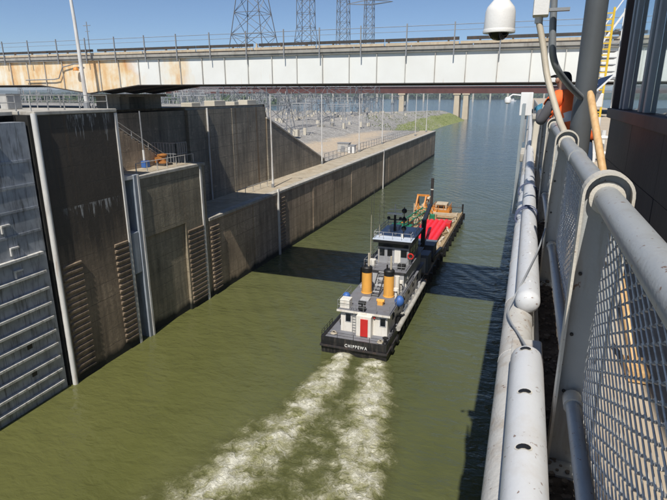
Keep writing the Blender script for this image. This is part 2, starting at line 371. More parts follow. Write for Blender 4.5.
def foam_mat():
    m, t, p = new_mat('churned_wake_foam'); g = NT(t); pos = g.pos()
    at = g.n('ShaderNodeAttribute', attribute_name='foam'); e = at.outputs['Fac']
    warp = g.n('ShaderNodeTexNoise'); warp.inputs['Scale'].default_value = 0.9; warp.inputs['Detail'].default_value = 3; g.link(pos, warp.inputs['Vector'])
    vm = g.n('ShaderNodeVectorMath', operation='MULTIPLY_ADD'); g.link(warp.outputs['Color'], vm.inputs[0]); vm.inputs[1].default_value = (2.2, 2.2, 0); g.link(pos, vm.inputs[2])
    n1 = g.noise(vm.outputs[0], 0.85, 7, 0.62); n2 = g.noise(vm.outputs[0], 2.6, 6, 0.65)
    rid = g.math('SUBTRACT', 1.0, g.math('MULTIPLY', g.math('ABSOLUTE', g.math('SUBTRACT', n1, 0.5)), 9.0), True)
    rid2 = g.math('SUBTRACT', 1.0, g.math('MULTIPLY', g.math('ABSOLUTE', g.math('SUBTRACT', n2, 0.5)), 8.0), True)
    lump = g.noise(pos, 0.75, 3, 0.5)
    c = g.math('ADD', g.math('MULTIPLY', g.math('SUBTRACT', n1, 0.5), 1.1), g.math('ADD', g.math('MULTIPLY', rid, 0.20), g.math('ADD', g.math('MULTIPLY', rid2, 0.26), g.math('MULTIPLY', g.math('SUBTRACT', lump, 0.5), 1.5))))
    crest = g.mapr(g.math('ADD', c, g.math('MULTIPLY', e, 0.80)), 0.42, 1.36)
    crest = g.math('MULTIPLY', crest, g.mapr(e, 0.03, 0.15))
    alpha = g.math('MAXIMUM', crest, g.math('MULTIPLY', e, 0.80), True)
    col = g.ramp(crest, [(0.0, (0.165, 0.170, 0.055)), (0.25, (0.30, 0.30, 0.125)), (0.55, (0.55, 0.53, 0.33)), (0.9, (0.84, 0.82, 0.68))])
    g.link(col, p.inputs['Base Color']); p.inputs['Roughness'].default_value = 0.45; g.link(alpha, p.inputs['Alpha'])
    g.link(g.bump(c, 0.8, 0.35), p.inputs['Normal']); return m
M['foam'] = foam_mat()

def terrain_mat():
    m, t, p = new_mat('gravel_dirt_grass_ground'); g = NT(t); pos = g.pos()
    f = g.noise(pos, 0.9, 8, 0.75); b = g.noise(pos, 0.05, 4, 0.6); d = g.noise(pos, 3.5, 4, 0.7)
    grav = g.ramp(f, [(0.30, (0.20, 0.185, 0.17)), (0.5, (0.40, 0.385, 0.36)), (0.70, (0.56, 0.545, 0.51))])
    grav = g.mix(g.ramp(d, [(0.35, 0.6), (0.6, 0.0)]), grav, (0.13, 0.12, 0.11))
    cl = g.noise(pos, 0.28, 5, 0.7); grav = g.mix(g.ramp(cl, [(0.42, 0.0), (0.62, 0.55)]), grav, (0.17, 0.16, 0.14))
    at = g.n('ShaderNodeVertexColor'); at.layer_name = 'zone'
    sp = g.n('ShaderNodeSeparateColor'); g.link(at.outputs['Color'], sp.inputs[0])
    jit = g.math('MULTIPLY', g.math('SUBTRACT', b, 0.5), 0.8)
    dm = g.mapr(g.math('ADD', sp.outputs['Red'], jit), 0.4, 0.6); gm = g.mapr(g.math('ADD', sp.outputs['Green'], jit), 0.4, 0.6)
    dirt = g.ramp(f, [(0.3, (0.38, 0.29, 0.20)), (0.7, (0.58, 0.49, 0.37))])
    grass = g.ramp(f, [(0.3, (0.09, 0.13, 0.03)), (0.5, (0.20, 0.235, 0.07)), (0.64, (0.40, 0.37, 0.19))])
    col = g.mix(gm, g.mix(dm, grav, dirt), grass)
    g.link(col, p.inputs['Base Color']); p.inputs['Roughness'].default_value = 0.95
    g.link(g.bump(f, 0.8, 0.3), p.inputs['Normal']); return m
M['terrain'] = terrain_mat()
def woods_mat(name, a, b):
    m, t, p = new_mat(name); g = NT(t)
    f = g.noise(g.pos(), 0.05, 6, 0.7)
    g.link(g.ramp(f, [(0.35, a), (0.65, b)]), p.inputs['Base Color']); p.inputs['Roughness'].default_value = 1.0; return m
M['woods'] = woods_mat('far_tree_leaves', (0.030, 0.055, 0.025), (0.085, 0.12, 0.05))
M['riprap'] = paint('riprap_stone', (0.50, 0.48, 0.45), 0.95, 0.5, 0.35, (0.22, 0.20, 0.18), 0.6, streak=False)
def weed_mat():
    m, t, p = new_mat('weed_leaves'); g = NT(t); f = g.noise(g.pos(), 0.25, 5, 0.7)
    g.link(g.ramp(f, [(0.3, (0.05, 0.09, 0.02)), (0.5, (0.13, 0.18, 0.04)), (0.7, (0.30, 0.28, 0.11))]), p.inputs['Base Color']); p.inputs['Roughness'].default_value = 1.0; return m
M['weeds'] = weed_mat()
M['hill'] = woods_mat('far_hill_woods', (0.045, 0.075, 0.055), (0.08, 0.11, 0.075))

# ---------------------------------------------------------------- water, ground, far shore
single('river_water', MB().quad((-6000, -60, 0), (3000, -60, 0), (3000, 9000, 0), (-6000, 9000, 0)), M['water'], 'olive green lock water with sky reflection painted blue in the open river', 'water', kind='structure')
single('river_bed', MB().quad((-9000, -300, -6), (9000, -300, -6), (9000, 14000, -6), (-9000, 14000, -6)), M['terrain'], 'river bed below the water', 'ground', kind='structure')

def sstep(a, b, x):
    t = min(1, max(0, (x - a) / (b - a))); return t * t * (3 - 2 * t)
def lerp(a, b, t): return a + (b - a) * t
def pw(pts, x):
    for (a, b), (c, d) in zip(pts, pts[1:]):
        if x <= c: return b + (d - b) * max(0, (x - a) / (c - a))
    return pts[-1][1]
SHORE = [(-50, -41), (219, -41), (225, -42), (315, -58), (420, -57), (530, -52), (552, -56), (560, -75)]
LEFTSH = [(-50, -900), (330, -900), (400, -260), (450, -150), (520, -105), (560, -75)]
def terrain_z(x, y):
    nz = noise.noise((x * 0.045, y * 0.045, 3)) * 0.8 + noise.noise((x * 0.17, y * 0.17, 9)) * 0.35
    top = lerp(12.6, 16.0, sstep(-150, -230, x))
    zp = lerp(10.0, top, sstep(-58 - 6 * noise.noise((y * 0.02, 0, 5)), -71, x)) + nz * sstep(-50, -62, x)
    if y < 81.5: z = 22.7
    else: z = lerp(20.0, zp, min(1, (y - 81.5) / 27.0)) if zp < 20 else zp
    zp = lerp(z, min(z, 9.5), sstep(300, 470, y))
    # river banks
    e = pw(SHORE, y) - x
    if y > 219: zp = min(zp, lerp(-3, zp, sstep(-6, 30, e)))
    l = x - pw(LEFTSH, y)
    zp = min(zp, lerp(-3, zp, sstep(-4, 26, l)))
    if y > 545: zp = min(zp, lerp(zp, -4, sstep(545, 575, y)))
    return zp
xs = [-41.2 - 1.6 * i for i in range(34)] + [-95 - 4.5 * i for i in range(36)] + [-265 - 25 * i for i in range(27)]
ys = [-20, 0, 20, 40, 60, 75, 80.6, 81.5] + [81.5 + 2.6 * (i + 1) for i in range(66)] + [257 + 5 * i for i in range(65)]
vs = []; fs = []; zone = []
for y in ys:
    for x in xs:
        z = terrain_z(x, y); vs.append((x, y, z))
        low = sstep(-66, -58, x) * sstep(84, 100, y)
        dirt = 0.30 * low + 0.20 * low * math.exp(-((x + 54) / 5.0) ** 2) + 0.22 * sstep(2, 0, abs(y - 150) / 40) * sstep(-100, -64, x)
        grass = 0.62 * sstep(222, 250, y) * sstep(8.0, 5.5, z) + 0.22 * sstep(260, 330, y)
        if x < -150 and y < 420: grass = max(grass, 0.35)
        zone.append((min(1, dirt), min(1, grass), 0, 1))
nx = len(xs)
for j in range(len(ys) - 1):
    for i in range(nx - 1): fs.append((j * nx + i, j * nx + i + 1, (j + 1) * nx + i + 1, (j + 1) * nx + i))
me = bpy.data.meshes.new('ground'); me.from_pydata(vs, [], fs); me.materials.append(M['terrain'])
ca = me.color_attributes.new('zone', 'FLOAT_COLOR', 'POINT'); ca.data.foreach_set('color', np.array(zone, 'f').ravel())
bm = bmesh.new(); bm.from_mesh(me); bmesh.ops.recalc_face_normals(bm, faces=bm.faces)
if sum(f.normal.z for f in bm.faces) < 0: bmesh.ops.reverse_faces(bm, faces=bm.faces)
bm.to_mesh(me); bm.free(); me.polygons.foreach_set('use_smooth', [True] * len(me.polygons))
go = bpy.data.objects.new('ground', me); C.objects.link(go); tag(go, 'gravel, tan dirt and grass of the switchyard bank', 'ground', kind='structure')

# far shore: low land, woods and hills
def ridge(name, y0, depth, hfun, mat, x0=-6000, x1=2500, step=25, label='', rows=5, jit=0.5):
    mb = MB(); n = int((x1 - x0) / step); idx = {}
    for j in range(rows + 1):
        t = j / rows
        for i in range(n + 1):
            x = x0 + i * step; hh = hfun(x) * math.sin(math.pi * min(1, 0.02 + t * 0.62)) if j else -1
            dx = (noise.noise((x * 0.013, t * 7, 1)) * step * jit); dy = noise.noise((x * 0.02, t * 9, 4)) * depth * 0.12
            idx[i, j] = len(mb.v); mb.v.append((x + dx, y0 + t * depth + (dy if j else 0), hh * (1 + 0.25 * noise.noise((x * 0.03, t * 5, 8)))))
    for j in range(rows):
        for i in range(n): mb.f.append((idx[i, j], idx[i + 1, j], idx[i + 1, j + 1], idx[i, j + 1])); mb.m.append(0)
    return mb
mb = ridge('far_hills', 4200, 900, lambda x: 60 + 38 * noise.noise((x * 0.0007, 2, 0)) + 14 * noise.noise((x * 0.004, 5, 0)), M['hill'], step=40)
single('far_hills', mb, M['hill'], 'low wooded hills along the far horizon', 'hills', kind='structure', smooth=True)
single('far_bank', MB().quad((-6000, 2700, 0.6), (2500, 2700, 0.6), (2500, 4300, 3), (-6000, 4300, 3)), M['woods'], 'low far river bank under the trees', 'bank', kind='structure')
# belt of far trees: clumps of leaf cards
def wood_belt(n, fx, hmin, hmax):
    mb = MB()
    for i in range(n):
        x, y, zb = fx(); h = random.uniform(hmin, hmax); r = h * random.uniform(0.35, 0.6)
        for k in range(9):
            a = random.uniform(0, 6.28); u = random.uniform(-0.9, 1); q = math.sqrt(1 - u * u) * r * random.uniform(0.5, 1)
            c = Vector((x + q * math.cos(a), y + q * math.sin(a), zb + h * 0.55 + u * h * 0.45))
            s = h * random.uniform(0.16, 0.3); nrm = Vector((random.uniform(-1, 1), random.uniform(-1, 0.3), random.uniform(0, 1))).normalized()
            t1 = nrm.orthogonal().normalized(); t2 = nrm.cross(t1)
            mb.quad(*[c + (t1 * math.cos(b) * random.uniform(0.7, 1.2) + t2 * math.sin(b)) * s for b in (0, 1.2, 2.4, 3.7, 5.0)])
    return mb
def far_pt():
    x = random.uniform(-3300, 300); return x, random.uniform(2720, 2950), 1
single('far_woods', wood_belt(1500, far_pt, 14, 34), M['woods'], 'belt of green trees along the far shore', 'woods', kind='stuff')
def mid_pt():
    t = random.random(); y = lerp(700, 1350, t); return random.uniform(-1500, -420 - 0.12 * y), y, 1
single('mid_bank', MB().quad((-2600, 640, 0.5), (-470, 640, 0.5), (-560, 1400, 0.5), (-2600, 1400, 0.5)), M['woods'], 'low wooded bank across the side channel', 'bank', kind='structure')
single('side_woods', wood_belt(900, mid_pt, 10, 20), M['woods'], 'belt of green trees behind the switchyard', 'woods', kind='stuff')

# ---------------------------------------------------------------- left lock wall
WX = -35.0
t = thing('lock_wall', 'tall black stained concrete lock wall block beside the steel gate', 'wall', (-38, 35, -3))
part('concrete_block', MB().box((WX, 30.7, -4), (-45, 39.2, 22.75)), M['wall_dark'], t)
part('coping', MB().box((WX + 0.12, 30.6, 22.753), (-45, 39.3, 23.05)), M['coping'], t, bevel=0.06)
part('corner_armor', MB().tube([(WX + 0.0, 30.62, -2), (WX + 0.0, 30.62, 22.9)], 0.22, 14), M['armor'], t, True)
part('corner_armor', MB().box((WX + 0.10, 39.0, -2), (WX - 0.3, 39.32, 22.7)), M['armor'], t, bevel=0.03)
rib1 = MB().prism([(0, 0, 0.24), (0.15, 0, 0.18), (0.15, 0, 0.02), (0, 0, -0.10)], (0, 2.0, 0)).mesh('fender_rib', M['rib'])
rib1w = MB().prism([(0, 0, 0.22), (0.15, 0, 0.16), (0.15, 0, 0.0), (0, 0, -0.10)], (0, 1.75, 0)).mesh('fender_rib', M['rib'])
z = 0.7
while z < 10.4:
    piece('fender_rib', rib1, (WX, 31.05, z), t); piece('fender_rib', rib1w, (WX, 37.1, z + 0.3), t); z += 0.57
# gate leaf in its recess
t = thing('lock_gate', 'blue grey steel lock gate leaf with pale ribs stored open', 'gate', (-36.3, 24, -2))
GX = -35.35
part('frame', MB().box((GX - 0.06, 12, -3), (-37.0, 30.1, 22.3)), M['gate'], t)
zs = [-2.2, 0.9, 2.0, 3.2, 4.4, 5.6, 6.8, 8.05, 9.35, 10.75, 12.3, 14.1, 15.9, 17.7, 19.5, 22.3]
cols = [12, 16, 20, 22.6, 25.1, 27.6, 30.1]
for i in range(len(zs) - 1):
    for j in range(len(cols) - 1):
        dx = random.uniform(-0.012, 0.012)
        part('plate', MB().box((GX - 0.05, cols[j] + 0.012, zs[i] + 0.012), (GX + dx, cols[j + 1] - 0.012, zs[i + 1] - 0.012)), M['gate'], t)
for i, zr in enumerate(zs[1:-1]):
    d = 0.34 if zr < 12.5 else 0.07
    part('rib', MB().box((GX + 0.016, 12, zr - 0.09), (GX + d, 29.9 if d < .2 else 29.6, zr + 0.09)), M['gate_rib'] if d > 0.2 else M['gate'], t)
for zz, yy in ((11.4, 27.0), (13.2, 27.0), (15.0, 26.6), (20.6, 26.9)):
    part('bracket', MB().box((GX + 0.015, yy, zz), (GX + 0.2, yy + 0.7, zz + 0.12)).box((GX + 0.015, yy, zz - 0.5), (GX + 0.15, yy + 0.12, zz)), M['armor'], t)
for zz in (4.95, 2.55): part('drain_opening', MB().box((GX + 0.015, 27.0, zz), (GX + 0.03, 27.45, zz + 0.45)), M['black'], t)
t2 = thing('recess_wall', 'concrete recess wall behind the steel gate, coloured black for shade', 'wall', (-38.5, 20, -3))
part('back_face', MB().box((-37.6, 8, -4), (-46, 30.4, 22.75)), M['gap_shade'], t2)
part('end_face', MB().box((-35.25, 30.28, -4), (-37.59, 30.695, 22.74)), M['gap_shade'], t2)
part('coping', MB().box((-36.6, 8, 22.753), (-46, 30.2, 23.05)), M['coping'], t2, bevel=0.05)

def railing(name, label, x, y0, y1, z, n, hgt=1.1, mat='rail', x1=None, z1=None, rails=(1.0, 0.55), r=0.035, group=None, toe=False):
    x1 = x if x1 is None else x1; z1 = z if z1 is None else z1
    o = thing(name, label, 'railing', (x, y0, z), group)
    P = lambda f, h: (lerp(x, x1, f), lerp(y0, y1, f), lerp(z, z1, f) + h)
    for i in range(n + 1):
        part('post', MB().bar(P(i / n, 0), P(i / n, hgt), r * 2.2), M[mat], o)
    for rr in rails: part('rail', MB().tube([P(0, hgt * rr), P(1, hgt * rr)], r, 6), M[mat], o, True)
    return o
railing('guard_railing', 'pale pipe railing on top of the tall dark lock wall block', -35.6, 31, 39, 23.05, 5, 1.15)
railing('guard_railing', 'pale pipe railing above the blue grey steel gate', -36.4, 12, 30.4, 23.05, 9, 1.15)
railing('guard_railing', 'set back pale railing beneath the rusty bridge girder', -43.5, 20, 44, 23.05, 9, 1.15)
# cabinets standing on the wall top behind the railing
for i, (yy, xx, wd, hh, lab) in enumerate(((24.5, -40.5, 1.6, 1.2, 'leftmost pale grey cabinet on the wall top behind the railing'), (28.5, -41.5, 1.2, 1.5, 'white cabinet on the wall top left of the lamp pole'), (33.5, -41.0, 1.4, 1.2, 'grey cabinet on the wall top right of the lamp pole'))):
    o = thing('cabinet', lab, 'cabinet', (xx, yy, 23.05), 'cabinets on the left wall top')
    part('body', MB().box((xx, yy, 23.05), (xx - 0.8, yy + wd, 23.05 + hh)), M['white' if i == 1 else 'rail'], o, bevel=0.03)
    part('door', MB().box((xx + 0.003, yy + 0.1, 23.15), (xx + 0.03, yy + wd - 0.1, 22.95 + hh)), M['galv'], o)
    part('lid', MB().box((xx + 0.08, yy - 0.06, 23.05 + hh + .002), (xx - 0.86, yy + wd + 0.06, 23.13 + hh)), M['galv'], o)

# lower block with machinery
t = thing('lock_wall', 'lower grey concrete lock wall block carrying the orange winch', 'wall', (-38, 47, -3))
part('concrete_block', MB().box((WX, 41.3, 10.45), (-43, 52.6, 16.35)).box((WX, 48.2, -4), (-43, 52.6, 10.45)).box((WX - 0.3, 41.3, -4), (-43, 48.2, 10.45)), M['wall_green'], t)
part('coping', MB().box((WX + 0.1, 41.25, 16.353), (-43, 52.7, 16.7)), M['coping'], t, bevel=0.05)
part('corner_armor', MB().box((WX + 0.12, 51.55, -2), (WX - 0.2, 51.95, 16.34)), M['armor'], t, bevel=0.05)
for i in range(16):
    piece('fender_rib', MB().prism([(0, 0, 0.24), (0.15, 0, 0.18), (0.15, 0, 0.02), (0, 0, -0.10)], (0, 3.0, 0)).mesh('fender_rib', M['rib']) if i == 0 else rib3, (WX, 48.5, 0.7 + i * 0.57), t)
    if i == 0: rib3 = [c for c in t.children if c.name.startswith('fender_rib')][0].data
part('top_slab', MB().box((-42.9, 41.4, 16.703), (-35.6, 52.5, 16.74)), M['walktop'], t)
# steel mooring-bitt slot painted blue
t = thing('mooring_slot', 'light blue steel mooring slot between the two left wall blocks', 'mooring slot', (-35.3, 40.3, -2))
part('back_plate', MB().box((-35.9, 39.35, -3), (-36.3, 40.5, 16.5)), M['blue_steel'], t)
part('side_plate', MB().box((-34.85, 40.5, -3), (-36.2, 41.22, 16.9)), M['blue_steel'], t, bevel=0.04)
part('edge_strip', MB().box((-34.79, 40.95, -2), (-34.845, 41.2, 16.85)), M['armor'], t)
part('head_plate', MB().box((-34.95, 39.36, 16.52), (-36.2, 40.48, 16.85)), M['armor'], t)
part('mooring_bitt', MB().box((-34.95, 39.5, 7.2), (-35.88, 40.45, 11.4)), M['blue_steel'], t, bevel=0.08)
# stair down from the tall block
t = thing('stair', 'concrete stair with pipe handrail descending behind the lower wall block', 'stair', (-40, 45, 16.74))
n = 22
poly = [(-38.4, 39.4, 16.74), (-38.4, 50.4, 16.74)] + sum([[(-38.4, 50.4 - i * 0.5, 16.74 + i * 0.28), (-38.4, 50.4 - i * 0.5, 16.74 + (i + 1) * 0.28)] for i in range(22)], []) + [(-38.4, 39.4, 22.9)]
part('flight', MB().prism(poly[:1] + poly[1:2] + poly[3:], (-2.6, 0, 0)), M['wall'], t)
o = t
for i in range(5):
    y = 40.2 + i * 2.45; zz = 22.6 - (y - 39.6) * 0.56
    part('post', MB().bar((-38.5, y, zz - 0.1), (-38.5, y, zz + 1.1), 0.07), M['rail'], o)
for hh in (0.6, 1.1): part('rail', MB().tube([(-38.5, 40.2, 22.26 + hh), (-38.5, 50, 16.78 + hh)], 0.04, 6), M['rail'], o, True)
# orange winch, blue gauge pole and grey cage on the lower block
WM = paint('faded_orange_machine_paint', (0.42, 0.17, 0.04), 0.6, 0.3, 1.5, (0.15, 0.08, 0.04), 0.5)
t = thing('winch', 'small orange winch machine on the lower left wall block', 'winch', (-37.6, 48.6, 16.74))
part('base', MB().box((-38.3, 48.0, 16.74), (-36.9, 49.4, 16.95)), M['steel_dark'], t)
part('drum', MB().lathe((-37.6, 48.7, 16.95), [(0.52, 0), (0.52, 0.12), (0.34, 0.2), (0.32, 0.75), (0.5, 0.85), (0.5, 0.97), (0.2, 1.05)], 16), WM, t, True)
part('motor', MB().tube([(-38.3, 48.2, 17.3), (-38.3, 49.3, 17.3)], 0.3, 12), WM, t, True)
part('housing', MB().box((-38.1, 48.3, 17.3), (-37.5, 48.9, 17.95)), WM, t, bevel=0.08)
t = thing('gauge_pole', 'thin white pole with blue box on the lower wall block', 'pole', (-38.2, 46.3, 16.74))
part('shaft', MB().tube([(-38.2, 46.3, 16.74), (-38.2, 46.3, 22.6)], 0.07, 8), M['galv'], t, True)
part('sleeve', MB().tube([(-38.2, 46.3, 17.5), (-38.2, 46.3, 18.6)], 0.11, 8), M['white'], t, True)
part('box', MB().box((-37.85, 46.0, 16.75), (-38.6, 46.75, 17.45)), M['blue'], t, bevel=0.04)
railing('guard_railing', 'low pale railing along the edge of the lower wall block', -35.9, 42.2, 51.9, 16.74, 6, 1.0, rails=(1.0,))
t = thing('tool_cage', 'grey barred cage beside the orange winch', 'cage', (-39, 51.2, 16.74))
for i in range(9): part('bar', MB().bar((-37.0 - i * 0.4, 50.3, 16.74), (-37.0 - i * 0.4, 50.3, 19.0), 0.07), M['galv'], t)
for i in range(6): part('bar', MB().bar((-37.0, 50.3 + i * 0.4, 16.74), (-37.0, 50.3 + i * 0.4, 19.0), 0.07), M['galv'], t)
for zz in (17.8, 19.0): part('rail', MB().bar((-40.2, 50.3, zz), (-37.0, 50.3, zz), 0.08).bar((-37.0, 50.3, zz), (-37.0, 52.3, zz), 0.08), M['galv'], t)

# long guide wall: one block after the other
t = thing('guide_wall', 'long brown concrete guide wall running out to the river', 'wall', (-38, 130, -3))
y = 52.75; k = 0
while y < 219:
    y2 = min(219.5, y + 11.15)
    part('wall_block', MB().box((WX + random.uniform(-0.04, 0.03), y + 0.05, -4), (-41.5, y2 - 0.05, 9.62)), M['wall'], t)
    part('coping_block', MB().box((WX + 0.14, y + 0.03, 9.624), (-36.0, y2 - 0.03, 10.0)), M['coping'], t, bevel=0.04)
    part('walkway_slab', MB().box((-36.004, y + 0.03, 9.63), (-41.4, y2 - 0.03, 9.94)), M['walktop'], t)
    y = y2; k += 1
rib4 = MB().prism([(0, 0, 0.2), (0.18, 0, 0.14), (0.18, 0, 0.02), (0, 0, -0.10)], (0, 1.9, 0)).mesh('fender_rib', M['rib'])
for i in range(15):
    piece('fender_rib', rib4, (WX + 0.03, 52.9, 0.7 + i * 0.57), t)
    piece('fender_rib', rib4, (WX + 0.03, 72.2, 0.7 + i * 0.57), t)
part('ladder_post', MB().box((WX + 0.03, 71.6, -1), (WX + 0.28, 71.95, 10.4)), M['armor'], t)
part('ladder_post', MB().box((WX + 0.03, 135.6, -1), (WX + 0.25, 135.95, 10.3)), M['armor'], t)
railing('guard_railing', 'low pale railing along the near end of the guide wall', -38.6, 66, 78, 9.94, 5, 1.0, rails=(1.0,))
# back wall, wing wall
t = thing('retaining_wall', 'high dark concrete retaining wall under the bridge', 'wall', (-43, 60, 9))
part('wall_panel', MB().box((-41.55, 39.4, -1), (-45, 58.9, 22.3)), M['wall_back'], t)
part('wall_panel', MB().box((-41.15, 59.0, 8), (-45, 69.8, 22.3)), M['wall_back'], t)
part('wall_panel', MB().box((-41.1, 69.9, 8), (-45, 80.7, 22.3)), M['wall_back'], t)
part('cap', MB().box((-41.45, 59.0, 22.303), (-45, 80.72, 22.65)), M['coping'], t, bevel=0.05)
part('pipe', MB().tube([(-40.98, 63.2, 9.9), (-40.98, 63.2, 22.5)], 0.13, 8), M['armor'], t, True)
for i, (a, b) in enumerate(((61, 63), (66.5, 69.5), (72, 73.3), (76, 79))):
    single('stone_slab', MB().box((-41.8, a, 22.653), (-43.5, b, 23.2 + 0.2 * (i % 2))), M['footing'], ['pale block on the dark retaining wall nearest the bridge pier', 'second pale block along the retaining wall top', 'third and smallest pale block on the retaining wall top', 'pale block nearest the far end of the retaining wall'][i], 'block', (-42.6, a, 22.653), 'pale blocks on the retaining wall', bevel=0.05)
t = thing('wing_wall', 'dark triangular wing wall sloping down to the gravel yard', 'wall', (-41.5, 92, 9))
part('slab', MB().prism([(-40.9, 80.75, 8), (-40.9, 107.5, 8), (-40.9, 107.5, 10.6), (-40.9, 80.75, 20.4)], (-0.9, 0, 0)), M['wall_back'], t)
part('cap', MB().prism([(-40.8, 80.75, 20.403), (-40.8, 107.6, 10.603), (-40.8, 107.6, 10.85), (-40.8, 80.75, 20.65)], (-1.1, 0, 0)), M['coping'], t)

# ---------------------------------------------------------------- road bridge over the lock
BY = 45.5; ZT = 27.6
t = thing('road_bridge', 'long plate girder road bridge with white and rusty panels crossing the lock', 'bridge', (-20, 50, 25))
def bot(x):
    d = abs(x + 43.6)
    return 24.4 + 0.85 * min(1, (d / 6.5)) if d < 6.5 else 25.25 if x < -43 else 25.2
XS = []; x = -86.0
while x < 60: XS.append(x); x += 2.45
for gi, gy in enumerate((BY, 49.0, 52.5, 55.9)):
    if gi == 0:
        for i in range(len(XS) - 1):
            a, b = XS[i], XS[i + 1]; xm = (a + b) / 2
            pts = [(a, gy, bot(a))] + [(xx, gy, bot(xx)) for xx in (-43.6,) if a < xx < b] + [(b, gy, bot(b)), (b, gy, ZT), (a, gy, ZT)]
            mt = 'rusty'
            part('girder_panel', MB().prism([(p[0], gy + random.uniform(-0.006, 0.006), p[2]) for p in pts], (0, 0.03, 0)), M[mt], t)
        for i, xx in enumerate(XS):
            part('stiffener', MB().box((xx - 0.03, gy - 0.14, bot(xx) + 0.02), (xx + 0.03, gy - 0.012, ZT - 0.02)), M['stiff'], t)
    else:
        part('girder', MB().prism([(-86, gy, 25.25), (-50.1, gy, 25.25), (-43.6, gy, 24.4), (-37.1, gy, 25.2), (60, gy, 25.2), (60, gy, ZT), (-86, gy, ZT)], (0, 0.05, 0)), M['steel_dark'], t)
    fl = [(-86, 25.25), (-50.1, 25.25), (-43.6, 24.4), (-37.1, 25.2), (60, 25.2)]
    for (a, za), (b, zb) in zip(fl, fl[1:]):
        part('bottom_flange', MB().prism([(a, gy - 0.28, za - 0.005), (b, gy - 0.28, zb - 0.005), (b, gy - 0.28, zb - 0.08), (a, gy - 0.28, za - 0.08)], (0, 0.56, 0)), M['steel_dark'], t)
for i in range(30):
    xx = -84 + i * 4.9
    part('cross_frame', MB().bar((xx, BY + 0.1, 25.5), (xx, 55.8, 25.5), 0.15), M['steel_dark'], t)
part('deck_slab', MB().box((-86, BY - 0.20, ZT + 0.004), (60, 56.7, 27.95)), M['bridge_deck'], t)
part('edge_beam', MB().box((-86, BY - 0.30, 27.78), (60, BY - 0.205, 28.02)), M['bridge_deck'], t)
part('road_surface', MB().box((-86, BY, 27.954), (60, 56, 28.02)), M['asphalt'], t)
part('far_barrier', MB().box((-86, 56.2, 27.954), (60, 56.5, 28.85)), M['steel_dark'], t)
for i in range(58):
    xx = -85 + i * 2.45
    part('rail_post', MB().box((xx - 0.07, BY - 0.16, 27.954), (xx + 0.07, BY - 0.02, 28.68)), M['cream' if i % 3 else 'stiff'], t)
for i in range(24):
    a = -85 + i * 6.1
    part('rail_beam', MB().box((a + 0.06, BY - 0.27, 28.12 + random.uniform(-.015, .015)), (a + 6.04, BY - 0.165, 28.33)), M['cream'], t)
    part('top_rail', MB().box((a + 0.03 + 0.5 * (i % 3 == 1), BY - 0.26, 28.42), (a + 6.05, BY - 0.165, 28.66)), M['steel_dark'], t)
    part('far_rail', MB().box((a, 56.0, 28.9), (a + 6.0, 56.15, 29.05)), M['steel_dark'], t)
for i in range(30):
    xx = -84 + i * 3.7 + random.uniform(-0.2, 0.2)
    part('fence_post', MB().bar((xx, BY - 0.38, 27.3), (xx + random.uniform(-.03, .03), BY - 0.38, 29.75), 0.09), M['galv'], t)
part('fence_wire', MB().tube([(-84, BY - 0.38, 29.55), (23, BY - 0.38, 29.55)], 0.022, 4), M['galv'], t)
part('fence_wire', MB().tube([(-84, BY - 0.38, 29.15), (23, BY - 0.38, 29.15)], 0.016, 4), M['galv'], t)
part('conduit', MB().tube([(-52, BY - 0.25, 25.75), (-48, BY - 0.25, 25.8), (-47.3, BY - 0.25, 25.9), (-46.6, BY - 0.26, 27.0), (-45.0, BY - 0.26, 27.3), (-43.9, BY - 0.26, 27.3)], 0.06, 6), M['galv'], t, True)
part('floodlight', MB().lathe((-44.6, BY - 0.5, 26.75), [(0.1, 0.25), (0.26, 0.1), (0.3, -0.12)], 10), M['orange'], t, True)
for xx, wd in ((-43.6, 1.6),):
    part('pier', MB().box((xx - wd, 52.0, 22.7), (xx + wd, 55, 24.0)).box((xx - wd, 47.9, 22.7), (xx + wd, 49.4, 24.0)).box((xx - 2, 47.6, 24.002), (xx + 2, 55.6, 24.31)), M['wall_back'], t)
part('pier', MB().box((15, 46.5, 22.8), (18, 55.5, 25.1)), M['pier'], t)
# tall lamp pole on the left wall
t = thing('lamp_post', 'tall white lamp pole rising past the rusty bridge girder', 'lamp post', (-42.0, 43.2, 23.05))
part('pole', MB().tube([(-42.0, 43.2, 22.7), (-42.3, 43.3, 31), (-42.9, 43.5, 38)], [0.2, 0.16, 0.11], 10), M['armor'], t, True)
part('lamp_head', MB().box((-43.1, 41.8, 37.9), (-42.7, 43.6, 38.1)), M['galv'], t, bevel=0.04)
part('base', MB().tube([(-42.0, 43.2, 22.7), (-42.0, 43.2, 23.5)], 0.32, 8), M['galv'], t)
t = thing('antenna_mast', 'thin mast with short crossbars standing on the bridge left end', 'mast', (-47.2, 50, 28.02))
part('shaft', MB().tube([(-47.2, 50, 28.02), (-47.2, 50, 32.0)], 0.05, 6), M['galv'], t)
part('crossbar', MB().bar((-47.7, 50, 31.6), (-46.7, 50, 31.6), 0.06).bar((-47.5, 50, 31.0), (-46.9, 50, 31.0), 0.05), M['galv'], t)

